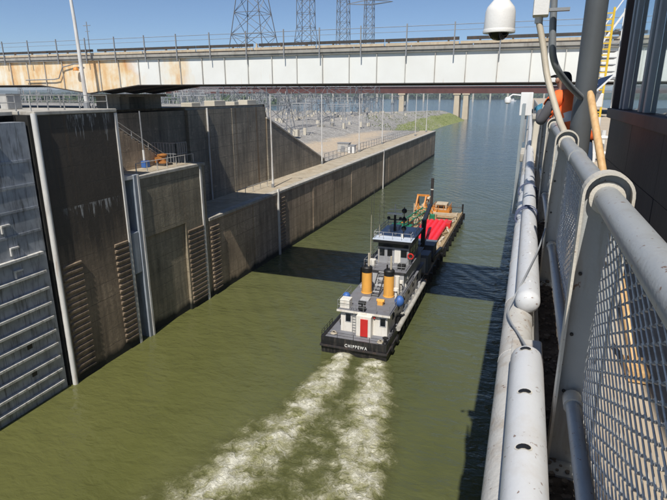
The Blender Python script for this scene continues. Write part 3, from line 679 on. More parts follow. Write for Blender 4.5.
# far red-brown bridge
FY = 560
t = thing('far_bridge', 'red brown girder bridge with pale piers far down the river', 'bridge', (-60, FY, 0))
part('girder', MB().box((-420, FY, 25.0), (60, FY + 1, 31.2)), M['red_bridge'], t)
part('girder', MB().box((-420, FY + 7, 25.0), (60, FY + 8, 31.2)), M['red_bridge'], t)
part('deck', MB().box((-420, FY - 1, 31.21), (60, FY + 9, 32.0)), M['red_bridge'], t)
for i in range(60): part('stiffener', MB().box((-418 + i * 8, FY - 0.4, 25.1), (-417.6 + i * 8, FY - 0.01, 31.1)), M['red_bridge'], t)
for px in (402, 457, 466, 575):
    c = PY(px, 100, FY); xx = c.x
    part('pier', MB().prism([(xx - 2.9, FY - 3, -4), (xx + 2.9, FY - 3, -4), (xx + 2.4, FY - 3, 23.6), (xx - 2.4, FY - 3, 23.6)], (0, 13, 0)).box((xx - 3.6, FY - 3.5, 23.61), (xx + 3.6, FY + 10.5, 24.95)), M['pier'], t)
t = thing('distant_bridge', 'pale low bridge just above the far water', 'bridge', (-200, 1900, 0))
part('deck', MB().box((-700, 1900, 27.5), (60, 1908, 30.5)), M['footing'], t)
for i in range(14): part('pier', MB().box((-690 + i * 56, 1901, -4), (-685 + i * 56, 1907, 27.49)), M['footing'], t)

# ---------------------------------------------------------------- lamp posts and yard
def gz(x, y): return terrain_z(x, y)
lp = None
for i, (px, py, top, lab) in enumerate(((273, 190, 100, 'white lamp post nearest the dark wing wall'), (322, 164, 90, 'slim lamp post at the foot of the wing wall'), (359, 152, 90, 'slim lamp post behind the pale cabinet in the yard'), (382, 144, 88, 'slim lamp post in front of the right gravel bank'), (415, 136, 90, 'next to last slim lamp post on the guide wall'), (426, 132, 90, 'last slim lamp post at the far end of the guide wall'))):
    b = PZ(px, py, 9.94); b.x = max(-40.6, min(-37.5, b.x)); b = PX(px, py, b.x); b.z = 9.94
    o = thing('lamp_post', lab, 'lamp post', b, 'lamp posts along the guide wall')
    hgt = 14.3
    part('pole', MB().tube([b, b + Vector((0, 0, hgt))], [0.16, 0.09], 8), M['armor'], o, True)
    part('base', MB().tube([b, b + Vector((0, 0, 0.6))], 0.26, 8), M['galv'], o)
    part('arm', MB().tube([b + Vector((0, 0, hgt - 0.1)), b + Vector((1.5, 0, hgt + 0.25))], 0.05, 6), M['galv'], o)
    part('lamp_head', MB().box(b + Vector((1.2, -0.15, hgt + 0.1)), b + Vector((2.0, 0.15, hgt + 0.28))), M['galv'], o)
railing('yard_fence', 'pale pipe fence between the guide wall and the gravel yard', -41.0, 108, 215, 9.94, 40, 1.9, 'galv', rails=(1.0, 0.5), r=0.04)

def lattice(mb, base, top, w0, w1, nseg, r, waist=None):
    base = Vector(base); top = Vector(top)
    cs = []
    for i in range(nseg + 1):
        f = i / nseg; f = f ** 0.85; c = base.lerp(top, f); q = (lerp(w0, w1, f) if not waist else lerp(w0, waist[1], f / waist[0]) if f < waist[0] else lerp(waist[1], w1, (f - waist[0]) / (1 - waist[0]))) / 2
        cs.append([c + Vector((a * q, b * q, 0)) for a, b in ((-1, -1), (1, -1), (1, 1), (-1, 1))])
    for i in range(nseg):
        for k in range(4):
            mb.tube([cs[i][k], cs[i + 1][k]], r, 3, False)
            k2 = (k + 1) % 4
            mb.tube([cs[i][k], cs[i + 1][k2]], r * 0.6, 3, False); mb.tube([cs[i][k2], cs[i + 1][k]], r * 0.6, 3, False)
            mb.tube([cs[i + 1][k], cs[i + 1][k2]], r * 0.6, 3, False)
    return mb
# transmission pylons
labs = ['tallest looking lattice pylon, leftmost above the bridge', 'second lattice pylon from the left above the bridge', 'third lattice pylon from the left, slender', 'rightmost and smallest looking lattice pylon above the bridge']
for i, (px, d) in enumerate(((256, 150), (307, 225), (343, 290), (368, 345))):
    r_ = ray(px, 88); r_ = r_ / r_.dot(_F); b = Vector((0, 0, H)) + r_ * d
    zb = gz(b.x, b.y); b.z = zb
    if zb < 5: b.z = zb = max(0.0, zb)
    o = thing('transmission_pylon', labs[i], 'pylon', b, 'transmission pylons behind the bridge')
    rr = 0.09 + d * 0.00032
    part('tower', lattice(MB(), b, b + Vector((0, 0, 88)), 17, 4.5, 16, rr, (0.43, 6.0)), M['pylon'], o)
    for zz, ln in ((66, 15), (75, 13), (84, 11)):
        c = b + Vector((0, 0, zz)); mb = MB()
        for s in (-1, 1):
            for q in (-1.5, 1.5): mb.tube([c + Vector((0, q, 0)), c + Vector((s * ln, 0, 1.2))], rr, 3, False); mb.tube([c + Vector((0, q, 3)), c + Vector((s * ln, 0, 1.2))], rr * 0.8, 3, False)
        part('crossarm', mb, M['pylon'], o)
    for sx in (-1, 1):
        for sy in (-1, 1): part('footing', MB().cbox(b + Vector((sx * 8.5, sy * 8.5, 0.2)), (1.6, 1.6, 2.0)), M['footing'], o)

# switchyard frames: three kinds, copied about the yard
def yard_frame(kind):
    o = thing('switchyard_frame', 'grey steel switchyard frame on pale footings', 'steel frame', (0, 0, 0), 'switchyard steel frames')
    if kind == 0:
        part('mast', lattice(MB(), (0, 0, 0.9), (0, 0, 11), 2.0, 0.7, 6, 0.07), M['lattice'], o)
        part('crossarm', lattice(MB(), (-4, 0, 10), (4, 0, 10.01), 0.01, 0.01, 1, 0.04).bar((-4, 0, 10.2), (4, 0, 10.2), 0.25), M['lattice'], o)
        for x in (-3.6, -1.8, 1.8, 3.6): part('insulator', MB().tube([(x, 0, 10.1), (x, 0, 8.7)], 0.12, 6), M['stiff'], o)
    elif kind == 1:
        for s in (-1, 1): part('leg', MB().bar((s * 3.4, 0, 0.9), (s * 2.6, 0, 9), 0.22).bar((s * 1.6, 0, 0.9), (s * 2.6, 0, 9), 0.2), M['lattice'], o)
        part('beam', MB().bar((-4.5, 0, 9.1), (4.5, 0, 9.1), 0.3).bar((-4.5, 0, 8.3), (4.5, 0, 8.3), 0.15), M['lattice'], o)
        for x in (-3, 0, 3): part('insulator', MB().tube([(x, 0, 9.2), (x, 0, 10.8)], 0.14, 6), M['stiff'], o)
    else:
        for s in (-1, 1): part('leg', MB().bar((s * 1.3, -0.8, 0.9), (s * 0.5, 0, 6), 0.18).bar((s * 1.3, 0.8, 0.9), (s * 0.5, 0, 6), 0.18), M['lattice'], o)
        part('platform', MB().box((-1.8, -0.8, 6), (1.8, 0.8, 6.25)), M['lattice'], o)
        for x in (-1.4, 0, 1.4): part('insulator', MB().tube([(x, 0, 6.2), (x, 0, 8.4)], 0.16, 6), M['stiff'], o)
    fs_ = [(-1, -1), (1, -1), (1, 1), (-1, 1)] if kind == 0 else [(-2.5, 0), (2.5, 0)] if kind == 1 else [(-1.3, -0.8), (1.3, -0.8)]
    for a, b in fs_: part('footing', MB().box((a - 0.45, b - 0.45, -0.6), (a + 0.45, b + 0.45, 1.0 if kind != 1 else 1.6)), M['footing'], o)
    return o
protos = [yard_frame(k) for k in range(3)]; used = [False] * 3
spots = []
for px, py in ((279, 114), (297, 133), (316, 111), (321, 127), (338, 127), (345, 109), (355, 126), (367, 125), (382, 112), (392, 117), (372, 108), (331, 106), (305, 107), (290, 104), (402, 110)):
    d = ray(px, py); k_ = 40.0
    while k_ < 900:
        q = Vector((0, 0, H)) + d / FPX * k_
        if q.x < -42 and q.z < terrain_z(q.x, q.y): break
        k_ += 0.5
    spots.append((q.x, q.y))
for i in range(9):
    for j in range(5):
        y = 128 + i * 24 + random.uniform(-5, 5) + (j % 2) * 9; x = -88 - j * 21 - i * 4 + random.uniform(-4, 4)
        if gz(x, y) > 9: spots.append((x, y))
for i in range(40):
    y = random.uniform(215, 400); x = random.uniform(-215, -78)
    if gz(x, y) > 9: spots.append((x, y))
for i, (x, y) in enumerate(spots):
    k = (i * 7 + i // 5) % 3; loc = (x, y, gz(x, y)); rz = random.choice((0, 0.25, 1.57, 1.3)); sc = random.uniform(0.85, 1.2) if i > 14 else random.uniform(0.75, 0.95)
    if not used[k]: used[k] = True; o = protos[k]; o.location = loc; o.rotation_euler = (0, 0, rz)
    else: o = dup(protos[k], loc, 'x', 'switchyard steel frames', rz, sc)
    o['label'] = ['grey lattice mast with insulator arm standing in the gravel switchyard', 'grey portal frame of paired legs standing in the gravel switchyard', 'low grey equipment stand with upright insulators in the gravel switchyard'][k]
    o['group'] = ['lattice masts in the switchyard', 'portal frames in the switchyard', 'equipment stands in the switchyard'][k]
# bus beams further back: long lattice portals
for i in range(6):
    y = 150 + i * 48; x0 = -120 - i * 16
    o = thing('bus_portal', 'long grey lattice portal across the back of the switchyard', 'steel frame', (x0, y, gz(x0, y)), 'long portals at the back of the switchyard')
    mb = MB()
    for q in range(5):
        xx = x0 - q * 14; part('tower', lattice(MB(), (xx, y, gz(xx, y) - 0.3), (xx, y, 27), 1.8, 0.9, 7, 0.08), M['lattice'], o)
    for a in (-0.5, 0.5):
        for zz in (26.2, 27.2): mb.bar((x0, y + a, zz), (x0 - 56, y + a, zz), 0.14)
    for q in range(28): mb.bar((x0 - q * 2, y - 0.5, 26.2 + (q % 2)), (x0 - q * 2 - 2, y - 0.5, 27.2 - (q % 2)), 0.09)
    part('beam', mb, M['lattice'], o)
# loose riprap stones and weeds on the bank
mb = MB(); wd_ = MB(); cnt = 0
while cnt < 9000:
    y = random.uniform(100, 430); x = pw(SHORE, y) - random.uniform(1, 75)
    z = terrain_z(x, y)
    if z < 0.1 or (x > -58 and y < 222 and random.random() < 0.8): continue
    cnt += 1
    if noise.noise((x * 0.05, y * 0.05, 21)) < -0.15 and random.random() < 0.6: continue
    r = random.uniform(0.10, 0.26) * (1.0 + y / 400); a = random.uniform(0, 6)
    q = [Vector((x + r * math.cos(a + k * 2.1) * random.uniform(.6, 1.2), y + r * math.sin(a + k * 2.1) * random.uniform(.6, 1.2), z - 0.05)) for k in range(3)]
    top = Vector((x + random.uniform(-.3, .3) * r, y + random.uniform(-.3, .3) * r, z + r * random.uniform(0.4, 0.9)))
    for k in range(3): mb.quad(q[k], q[(k + 1) % 3], top)
single('riprap', mb, M['riprap'], 'loose grey stones strewn over the switchyard bank', 'stones', kind='stuff')
for i in range(2600):
    y = random.uniform(240, 540); x = pw(SHORE, y) - random.uniform(4, 30); z = terrain_z(x, y)
    if z < 0.4 or noise.noise((x * 0.09, y * 0.06, 31)) < -0.12: continue
    h = random.uniform(0.12, 0.38); a = random.uniform(0, 6); r = h * 0.6
    for k in range(3):
        b = a + k * 1.05; d_ = Vector((math.cos(b), math.sin(b), 0)) * r
        wd_.quad(Vector((x, y, z - 0.05)) - d_, Vector((x, y, z - 0.05)) + d_, Vector((x, y, z + h)) + d_ * 0.7, Vector((x, y, z + h * random.uniform(.7, 1.1))) - d_ * 0.8)
single('weeds', wd_, M['weeds'], 'tufts of green weeds on the grassy river bank', 'weeds', kind='stuff')
# pale cabinets in the yard
for i, (px, py, lab) in enumerate(((344, 152, 'large pale grey equipment cabinet beside the dirt road'), (352, 153, 'small white equipment cabinet right of the large one'))):
    b = PZ(px, py, 10.0); s = 1.0 if i == 0 else 0.55
    o = thing('equipment_cabinet', lab, 'cabinet', b, 'cabinets by the dirt road')
    part('body', MB().box(b + Vector((-1.5 * s, -0.9, 0.0)), b + Vector((1.5 * s, 0.9, 2.2 * (0.6 + 0.4 * s)))), M['rail' if i == 0 else 'white'], o, bevel=0.08)
    part('roof', MB().box(b + Vector((-1.65 * s, -1.0, 2.2 * (0.6 + 0.4 * s) + .004)), b + Vector((1.65 * s, 1.0, 2.2 * (0.6 + 0.4 * s) + 0.2))), M['galv'], o)
    part('door', MB().box(b + Vector((-0.5 * s, -0.94, 0.2)), b + Vector((0.5 * s, -0.905, 1.6))), M['galv'], o)

# ---------------------------------------------------------------- towboat
def rails_on(o, pts, hgt, mat='galv', n_between=3, r=0.03):
    for a, b in zip(pts, pts[1:]):
        a = Vector(a); b = Vector(b)
        for i in range(n_between): q = a.lerp(b, i / n_between); part('rail_post', MB().tube([q, q + Vector((0, 0, hgt))], r, 4), M[mat], o)
    for hh in (hgt, hgt * 0.5): part('rail', MB().tube([Vector(p) + Vector((0, 0, hh)) for p in pts], r, 5), M[mat], o)
X0, X1, Y0, Y1, DZ = -16.95, -10.4, 43.4, 64.6, 1.35
t = thing('towboat', 'black hulled towboat with white deckhouse, orange stacks and red stern door', 'boat', (-13.45, 54, 0))
hull = MB().prism([(X0, Y0 + 0.25, -0.8), (X1, Y0 + 0.25, -0.8), (X1, Y1 - 0.5, -0.8), (X1 - 0.8, Y1, -0.8), (X0 + 0.8, Y1, -0.8), (X0, Y1 - 0.5, -0.8)], (0, 0, 0.8 + DZ))
hull.v = [(x, y - (0.25 if y < 44 and z > 0 else 0), z) for x, y, z in hull.v]
ho = part('hull', hull, M['hull_black'], t)
part('rubbing_strip', MB().box((X0 - 0.08, Y0 - 0.14, 0.78), (X1 + 0.08, Y0 - 0.005, 0.95)).box((X1 + 0.004, Y0, 0.78), (X1 + 0.12, Y1 - 0.6, 0.95)).box((X0 - 0.12, Y0, 0.78), (X0 - 0.004, Y1 - 0.6, 0.95)), M['barge'], ho)
part('bulwark', MB().box((X0, Y0, DZ + 0.004), (X1, Y0 + 0.12, DZ + 0.42)).box((X0, Y0 + 0.13, DZ + 0.004), (X0 + 0.12, 50, DZ + 0.42)).box((X1 - 0.12, Y0 + 0.13, DZ + 0.004), (X1, 50, DZ + 0.42)), M['hull_black'], ho)
part('deck_plate', MB().box((X0 + 0.125, Y0 + 0.125, DZ + 0.004), (X1 - 0.125, Y1 - 0.6, DZ + 0.03)), M['boat_deck'], t)
fc = bpy.data.curves.new('lettering', 'FONT'); fc.body = 'CHIPPEWA'; fc.size = 0.44; fc.align_x = 'CENTER'; fc.extrude = 0.012; fc.offset = 0.006; fc.space_character = 1.3
fo = bpy.data.objects.new('lettering', fc); C.objects.link(fo)
bpy.context.view_layer.update()
fm = bpy.data.meshes.new_from_object(fo.evaluated_get(bpy.context.evaluated_depsgraph_get())); bpy.data.objects.remove(fo)
fm.materials.clear(); fm.materials.append(M['white'])
fo = bpy.data.objects.new('lettering', fm); C.objects.link(fo); fo.parent = ho; fo.rotation_euler = (R(90), 0, 0); fo.location = Vector((-13.4, Y0 - 0.02, 1.12)); fo.scale = (0.85, 1, 1); fo.location = Vector((-13.4, Y0 - 0.02, 1.0)) - worg(t)
fo['label'] = 'white name lettering on the black stern'
# lower deckhouse
HX0, HX1, HY0, HY1, HZ = -15.8, -11.0, 46.0, 63.5, 3.65
dh = part('deckhouse', MB().box((HX0, HY0, DZ + 0.034), (HX1, HY1, HZ)), M['boat_white'], t)
for wx in (-15.0, -11.45):
    wo = part('window', MB().box((wx - 0.32, HY0 - 0.05, 2.45), (wx + 0.32, HY0 - 0.004, 3.35)), M['boat_grey'], dh)
    part('pane', MB().box((wx - 0.25, HY0 - 0.07, 2.52), (wx + 0.25, HY0 - 0.052, 3.28)), M['glass'], dh)
for i in range(6):
    yy = 48 + i * 2.5
    part('window', MB().box((HX1 + 0.004, yy, 2.4), (HX1 + 0.05, yy + 0.8, 3.2)), M['glass'], dh)
    part('window', MB().box((HX0 - 0.05, yy, 2.4), (HX0 - 0.004, yy + 0.8, 3.2)), M['glass'], dh)
ve = part('door_vestibule', MB().box((-13.95, 45.2, DZ + 0.034), (-12.45, 45.995, 3.55)), M['boat_white'], t)
part('door', MB().box((-13.5, 45.12, DZ + 0.12), (-12.75, 45.195, 3.3)), M['red'], ve)
part('lamp', MB().ball((-12.3, 45.9, 3.3), 0.12, 8), M['red'], ve)
lo = part('ladder', MB().tube([(-14.55, 45.9, DZ), (-14.55, 45.9, 4.4)], 0.03, 5).tube([(-14.2, 45.9, DZ), (-14.2, 45.9, 4.4)], 0.03, 5), M['galv'], t)
for i in range(8): part('rung', MB().bar((-14.55, 45.88, 1.7 + i * 0.3), (-14.2, 45.88, 1.7 + i * 0.3), 0.04), M['galv'], lo)
part('roof_deck', MB().box((HX0 - 0.3, HY0 - 0.3, HZ + 0.004), (HX1 + 0.3, HY1 + 0.3, HZ + 0.10)), M['boat_deck'], t)
part('roof_edge', MB().box((HX0 - 0.33, HY0 - 0.34, HZ - 0.08), (HX1 + 0.33, HY0 - 0.304, HZ + 0.13)), M['boat_white'], t)
RZ = HZ + 0.10
rails_on(t, [(HX0 - 0.25, 50, RZ), (HX0 - 0.25, HY0 - 0.25, RZ), (HX1 + 0.25, HY0 - 0.25, RZ), (HX1 + 0.25, 57, RZ)], 1.0, n_between=4, r=0.025)
rails_on(t, [(X1 - 0.08, 50.2, DZ), (X1 - 0.08, 63.5, DZ)], 1.1, n_between=8, r=0.025)
rails_on(t, [(X0 + 0.06, 46.5, DZ + 0.42), (X0 + 0.06, Y0 + 0.06, DZ + 0.42), (X1 - 0.06, Y0 + 0.06, DZ + 0.42), (X1 - 0.06, 46.5, DZ + 0.42)], 0.55, 'black', 4, 0.025)
# stacks
for sx, sy in ((-14.65, 51.2), (-12.15, 50.9)):
    so_ = part('exhaust_stack', MB().lathe((sx, sy, RZ), [(0.60, 0), (0.60, 0.08), (0.56, 0.1), (0.54, 2.35)], 20), M['stack'], t, True)
    part('cap', MB().lathe((sx, sy, RZ + 2.36), [(0.56, 0), (0.58, 0.5), (0.46, 0.62)], 20), M['black'], so_, True)
    part('flue', MB().tube([(sx + 0.15, sy + 0.1, RZ + 2.6), (sx + 0.15, sy + 0.1, RZ + 4.4)], 0.11, 10), M['conduit'], so_, True)
    part('flue', MB().tube([(sx - 0.2, sy - 0.1, RZ + 2.6), (sx - 0.2, sy - 0.1, RZ + 3.5)], 0.09, 10), M['black'], so_, True)
# ladder stair between the stacks
st_ = part('deck_stair', MB().bar((-13.85, 50.2, RZ), (-13.85, 53.2, 5.7), 0.10).bar((-13.1, 50.2, RZ), (-13.1, 53.2, 5.7), 0.10), M['black'], t)
for i in range(8):
    f = (i + 0.5) / 8; part('tread', MB().cbox((-13.475, lerp(50.2, 53.2, f), lerp(RZ, 5.7, f) + 0.02), (0.68, 0.20, 0.05)), M['boat_grey' if i % 2 else 'galv'], st_)
# second tier and wheelhouse
T2 = 5.7
part('upper_house', MB().box((-15.4, 53.4, RZ + 0.004), (-11.1, 63.2, T2)), M['boat_grey'], t)
part('upper_deck', MB().box((-15.7, 53.1, T2 + 0.004), (-10.8, 63.6, T2 + 0.1)), M['boat_deck'], t)
rails_on(t, [(-15.6, 62, T2 + .1), (-15.6, 53.3, T2 + .1), (-14.0, 53.3, T2 + .1)], 0.95, n_between=4, r=0.025)
rails_on(t, [(-12.9, 53.3, T2 + .1), (-10.9, 53.3, T2 + .1), (-10.9, 62, T2 + .1)], 0.95, n_between=4, r=0.025)
WZ = 8.35
wh = part('wheelhouse', MB().box((-14.7, 55.7, T2 + 0.104), (-11.1, 61.1, WZ)), M['wheel_grey'], t)
for wx in (-14.2, -13.3, -12.2, -11.75):
    if wx == -12.2: part('door', MB().box((-12.75, 55.64, T2 + 0.2), (-12.05, 55.7, 7.6)), M['boat_white'], wh); continue
    part('window', MB().box((wx - 0.28, 55.64, 6.7), (wx + 0.28 if wx < -12 else wx + 0.4, 55.7, 7.5)), M['glass'], wh)
for i in range(3):
    part('window', MB().box((-11.096, 56.1 + i * 1.6, 6.6), (-11.05, 57.4 + i * 1.6, 7.6)), M['glass'], wh)
    part('window', MB().box((-14.75, 56.1 + i * 1.6, 6.6), (-14.704, 57.4 + i * 1.6, 7.6)), M['glass'], wh)
part('eave', MB().box((-15.1, 55, WZ + 0.004), (-10.75, 61.6, WZ + 0.32)), M['black'], t)
ro = part('wheelhouse_roof', MB().box((-15.15, 54.95, WZ + 0.324), (-10.7, 61.65, WZ + 0.42)), M['boat_blue'], t)
Q = WZ + 0.42
rails_on(t, [(-15.0, 61.5, Q), (-15.0, 55.1, Q), (-10.85, 55.1, Q), (-10.85, 61.5, Q), (-15.0, 61.5, Q)], 0.8, 'boat_grey', 4, 0.03)
part('locker', MB().box((-14.3, 59.3, Q), (-13.2, 60.5, Q + 0.5)), M['boat_grey'], ro)
ma = part('radar_mast', MB().tube([(-13.6, 59, Q), (-13.6, 59, Q + 2.0)], 0.14, 8).bar((-14.4, 59, Q + 1.4), (-12.8, 59, Q + 1.4), 0.12), M['black'], t)
part('radar_bar', MB().box((-14.5, 58.85, Q + 2.0), (-12.7, 59.1, Q + 2.2)), M['boat_white'], ma)
for bx in (-14.3, -12.9): part('floodlight', MB().ball((bx, 58.8, Q + 1.6), 0.2, 8), M['black'], ma)
ds = part('signal_mast', MB().tube([(-11.9, 56.1, Q), (-11.9, 56.1, Q + 3.6)], 0.045, 6), M['black'], t)
part('ball_shape', MB().ball((-11.9, 56.1, Q + 1.15), 0.29, 12), M['black'], ds, True)
part('diamond_shape', MB().lathe((-11.9, 56.1, Q + 2.15), [(0.01, -0.42), (0.36, 0), (0.01, 0.42)], 12), M['black'], ds)
part('ball_shape', MB().ball((-11.9, 56.1, Q + 3.15), 0.29, 12), M['black'], ds, True)
for i, (ax, ay, hh) in enumerate(((-15.3, 54.8, 5.5), (-15.5, 56.5, 6.5), (-14.6, 55.7, 4.6), (-15.2, 60, 5.0))):
    part('whip_antenna', MB().tube([(ax, ay, T2 + 0.1), (ax, ay, T2 + 2.4 + hh)], [0.04, 0.02], 5), M['conduit'], t)
# deck fittings
part('white_locker', MB().box((-15.95, 46.1, RZ), (-14.95, 47.1, RZ + 0.95)), M['boat_white'], t, bevel=0.05)
part('blue_cover', MB().ball((-15.75, 47.6, RZ + 0.75), 0.42, 10), M['blue'], t, True)
part('blue_cover', MB().ball((-10.55, 49.0, RZ + 0.35), 0.5, 10, 1.2), M['blue'], t, True)
so_ = part('searchlight', MB().tube([(-13.6, 46.0, RZ), (-13.6, 46.0, RZ + 0.55)], 0.08, 6), M['black'], t)
for q in (0.35, 0.9): part('lamp_pair', MB().tube([(-13.95, 46.0, RZ + q), (-13.25, 46.0, RZ + q)], 0.2, 10).box((-13.65, 45.95, RZ), (-13.55, 46.05, RZ + 1.1)), M['black'], so_)
part('winch', MB().box((-12.6, 48.0, RZ), (-12.05, 48.8, RZ + 0.4)).tube([(-12.75, 48.4, RZ + 0.4), (-11.95, 48.4, RZ + 0.4)], 0.18, 8), M['stack'], t)
for q in ((-11.2, 50.2), (-11.25, 52.6), (-11.1, 54.3)): part('vent', MB().lathe((q[0], q[1], RZ), [(0.14, 0), (0.14, 0.9), (0.3, 1.0), (0.26, 1.25)], 10), M['boat_white'], t, True)
part('white_cylinder', MB().tube([(-11.35, 51.3, RZ), (-11.35, 51.3, RZ + 2.2)], 0.26, 12), M['boat_white'], t, True)
part('life_ring', MB().tube([(-10.9 + 0.3 * math.cos(a), 55.6, 6.9 + 0.3 * math.sin(a)) for a in [i * math.pi / 6 for i in range(13)]], 0.08, 6), M['red'], t, True)
part('side_fender', MB().tube([(X1 + 0.14, 47.5, 1.75), (X1 + 0.14, 62.0, 1.75)], 0.26, 12), M['stiff'], t, True)
part('fender_cap', MB().tube([(X1 + 0.14, 62.02, 1.75), (X1 + 0.14, 62.7, 1.75)], [0.26, 0.2], 12), M['orange'], t, True)
part('capstan', MB().lathe((-10.8, 44.5, DZ + 0.03), [(0.3, 0), (0.3, 0.1), (0.16, 0.2), (0.16, 0.5), (0.28, 0.6), (0.28, 0.68)], 10), M['black'], t, True)
for q in (-16.2, -10.6): part('bitt', MB().tube([(q, 47.3, DZ), (q, 47.3, DZ + 0.6)], 0.13, 8).tube([(q, 47.8, DZ), (q, 47.8, DZ + 0.6)], 0.13, 8).box((q - 0.1, 47.1, DZ + 0.35), (q + 0.1, 48.0, DZ + 0.42)), M['black'], t)

for i in range(9):
    yy = 45.2 + i * 2.1; cx = X1 + 0.18
    part('tyre_fender', MB().tube([(cx, yy + 0.34 * math.cos(a), 0.72 + 0.34 * math.sin(a)) for a in [k * math.pi / 7 for k in range(15)]], 0.12, 7), M['black'], t, True)
for cx, cy in ((-16.2, 45.0), (-11.3, 44.6)):
    part('rope_coil', MB().tube([(cx + (0.34 - 0.003 * k) * math.cos(k * 0.5), cy + (0.34 - 0.003 * k) * math.sin(k * 0.5), DZ + 0.07 + 0.0035 * k) for k in range(60)], 0.035, 5), M['conduit'], t, True)
part('window_band', MB().box((-14.62, 55.60, 7.75), (-11.18, 55.69, 8.3)), M['glass'], t)
part('equipment_box', MB().box((-15.3, 53.9, T2 + 0.104), (-14.6, 54.8, T2 + 0.8)), M['boat_white'], t, bevel=0.04)
part('equipment_box', MB().box((-12.0, 54.0, T2 + 0.104), (-11.2, 54.9, T2 + 0.6)), M['black'], t, bevel=0.04)
part('hatch', MB().box((-14.6, 48.6, RZ), (-13.7, 49.5, RZ + 0.18)), M['boat_grey'], t, bevel=0.03)
part('hatch', MB().box((-15.7, 52.2, RZ), (-15.0, 53.0, RZ + 0.3)), M['boat_grey'], t, bevel=0.03)
for i in range(7):
    yy = 49.4 + i * 1.9; part('stanchion_box', MB().box((X1 - 0.55, yy, DZ + 0.03), (X1 - 0.2, yy + random.uniform(0.3, 0.8), DZ + random.uniform(0.3, 0.9))), M[random.choice(('boat_grey', 'crane_dark', 'stiff', 'black'))], t)
part('spreader', MB().bar((-14.3, 59, Q + 2.6), (-12.9, 59, Q + 2.6), 0.07).tube([(-13.6, 59, Q + 2.0), (-13.6, 59, Q + 3.2)], 0.06, 6), M['boat_white'], ma)
for i in range(8):
    part('roof_fitting', MB().box((-14.7 + i * 0.5, 56.2 + (i * 37 % 5), Q), (-14.45 + i * 0.5, 56.5 + (i * 37 % 5), Q + 0.25 + 0.1 * (i % 3))), M['boat_white' if i % 2 else 'boat_grey'], ro)

# ---------------------------------------------------------------- crane barge in front of the towboat
BX0, BX1, BY0, BY1, BZ = -19.6, -10.35, 65.2, 104.5, 1.6
t = thing('crane_barge', 'tan decked work barge pushed ahead of the towboat', 'barge', (-15, 86, 0))
hb = part('hull', MB().box((BX0, BY0, -0.9), (BX1, BY1, BZ)), M['barge'], t)
for i in range(13):
    yy = BY0 + 1.2 + i * 3.2; part('side_fender', MB().tube([(BX1 + 0.12, yy, 0.3), (BX1 + 0.12, yy, 1.55)], 0.22, 8), M['black'], hb)
nb = 10
for i in range(nb): part('deck_plate', MB().box((BX0 + 0.1, lerp(BY0, BY1, i / nb) + 0.04, BZ + 0.004), (BX1 - 0.1, lerp(BY0, BY1, (i + 1) / nb) - 0.04, BZ + 0.05)), M['tan'], t)
part('coaming', MB().box((BX1 - 0.3, 72, BZ + 0.055), (BX1 - 0.12, BY1 - 0.3, BZ + 0.4)), M['tan'], t)
part('towing_knee', MB().box((-15.5, 64.7, -0.3), (-14.7, 65.19, 3.2)).box((-12.3, 64.7, -0.3), (-11.5, 65.19, 3.2)), M['black'], t)
part('bow_rail', MB().tube([(-14.0, BY1 - 0.3, BZ + 1.2), (BX1 + 0.05, BY1 - 0.3, BZ + 1.2)], 0.09, 6).bar((BX1 - 0.15, BY1 - 0.3, BZ), (BX1 - 0.15, BY1 - 0.3, BZ + 1.9), 0.3), M['black'], t)
part('cream_beam', MB().box((-15.2, 97.5, BZ + 0.8), (BX1 - 0.4, 98.2, BZ + 1.25)).box((-15.1, 97.6, BZ), (-14.8, 98.1, BZ + 0.8)).box((-11.2, 97.6, BZ), (-10.9, 98.1, BZ + 0.8)), M['cream'], t)
# spud
sp = thing('spud_pole', 'tall dark spud pole standing at the far end of the barge', 'pole', (-16.6, 103.7, 0.5))
part('shaft', MB().tube([(-16.6, 103.7, -2), (-16.6, 103.7, 8.4)], 0.28, 10), M['barge'], sp, True)
part('collar', MB().box((-17.3, 103.0, BZ + .06), (-15.9, 104.4, BZ + 1.1)), M['orange'], sp)
part('band', MB().tube([(-16.6, 103.7, 6.1), (-16.6, 103.7, 6.3)], 0.31, 10), M['boat_white'], sp)
# orange gantry winch frame with cream cab
gt = thing('gantry_winch', 'orange gantry and winch frame at the far end of the barge', 'winch', (-18, 102, BZ))
for a in (-19.2, -17.6):
    for b in (99.5, 104.5): part('leg', MB().bar((a, b, BZ), (a + 0.2, 102, BZ + 3.6), 0.28), M['orange'], gt)
part('beam', MB().bar((-19.2, 102, BZ + 3.6), (-16.8, 102, BZ + 3.6), 0.35).bar((-19.2, 99.5, BZ + 1.5), (-17.6, 99.5, BZ + 1.5), 0.2), M['orange'], gt)
part('drum', MB().tube([(-18.9, 101, BZ + 1.0), (-17.1, 101, BZ + 1.0)], 0.7, 14), M['tan'], gt, True)
part('boom', MB().bar((-18.4, 99.0, BZ + 0.4), (-17.0, 104.0, BZ + 3.0), 0.5), M['cream'], gt)
part('platform', MB().box((-15.9, 100.6, BZ + .06), (-12.6, 104.6, BZ + 1.1)), M['orange'], gt)
part('cab', MB().box((-15.4, 101.0, BZ + 1.104), (-13.2, 103.6, BZ + 2.3)), M['cream'], gt, bevel=0.06)
part('window', MB().box((-15.1, 100.94, BZ + 1.5), (-13.5, 100.996, BZ + 2.1)), M['glass'], gt)
rails_on(gt, [(-15.8, 104.5, BZ + 1.1), (-15.8, 100.7, BZ + 1.1), (-12.7, 100.7, BZ + 1.1), (-12.7, 104.5, BZ + 1.1)], 0.9, 'orange', 3, 0.05)
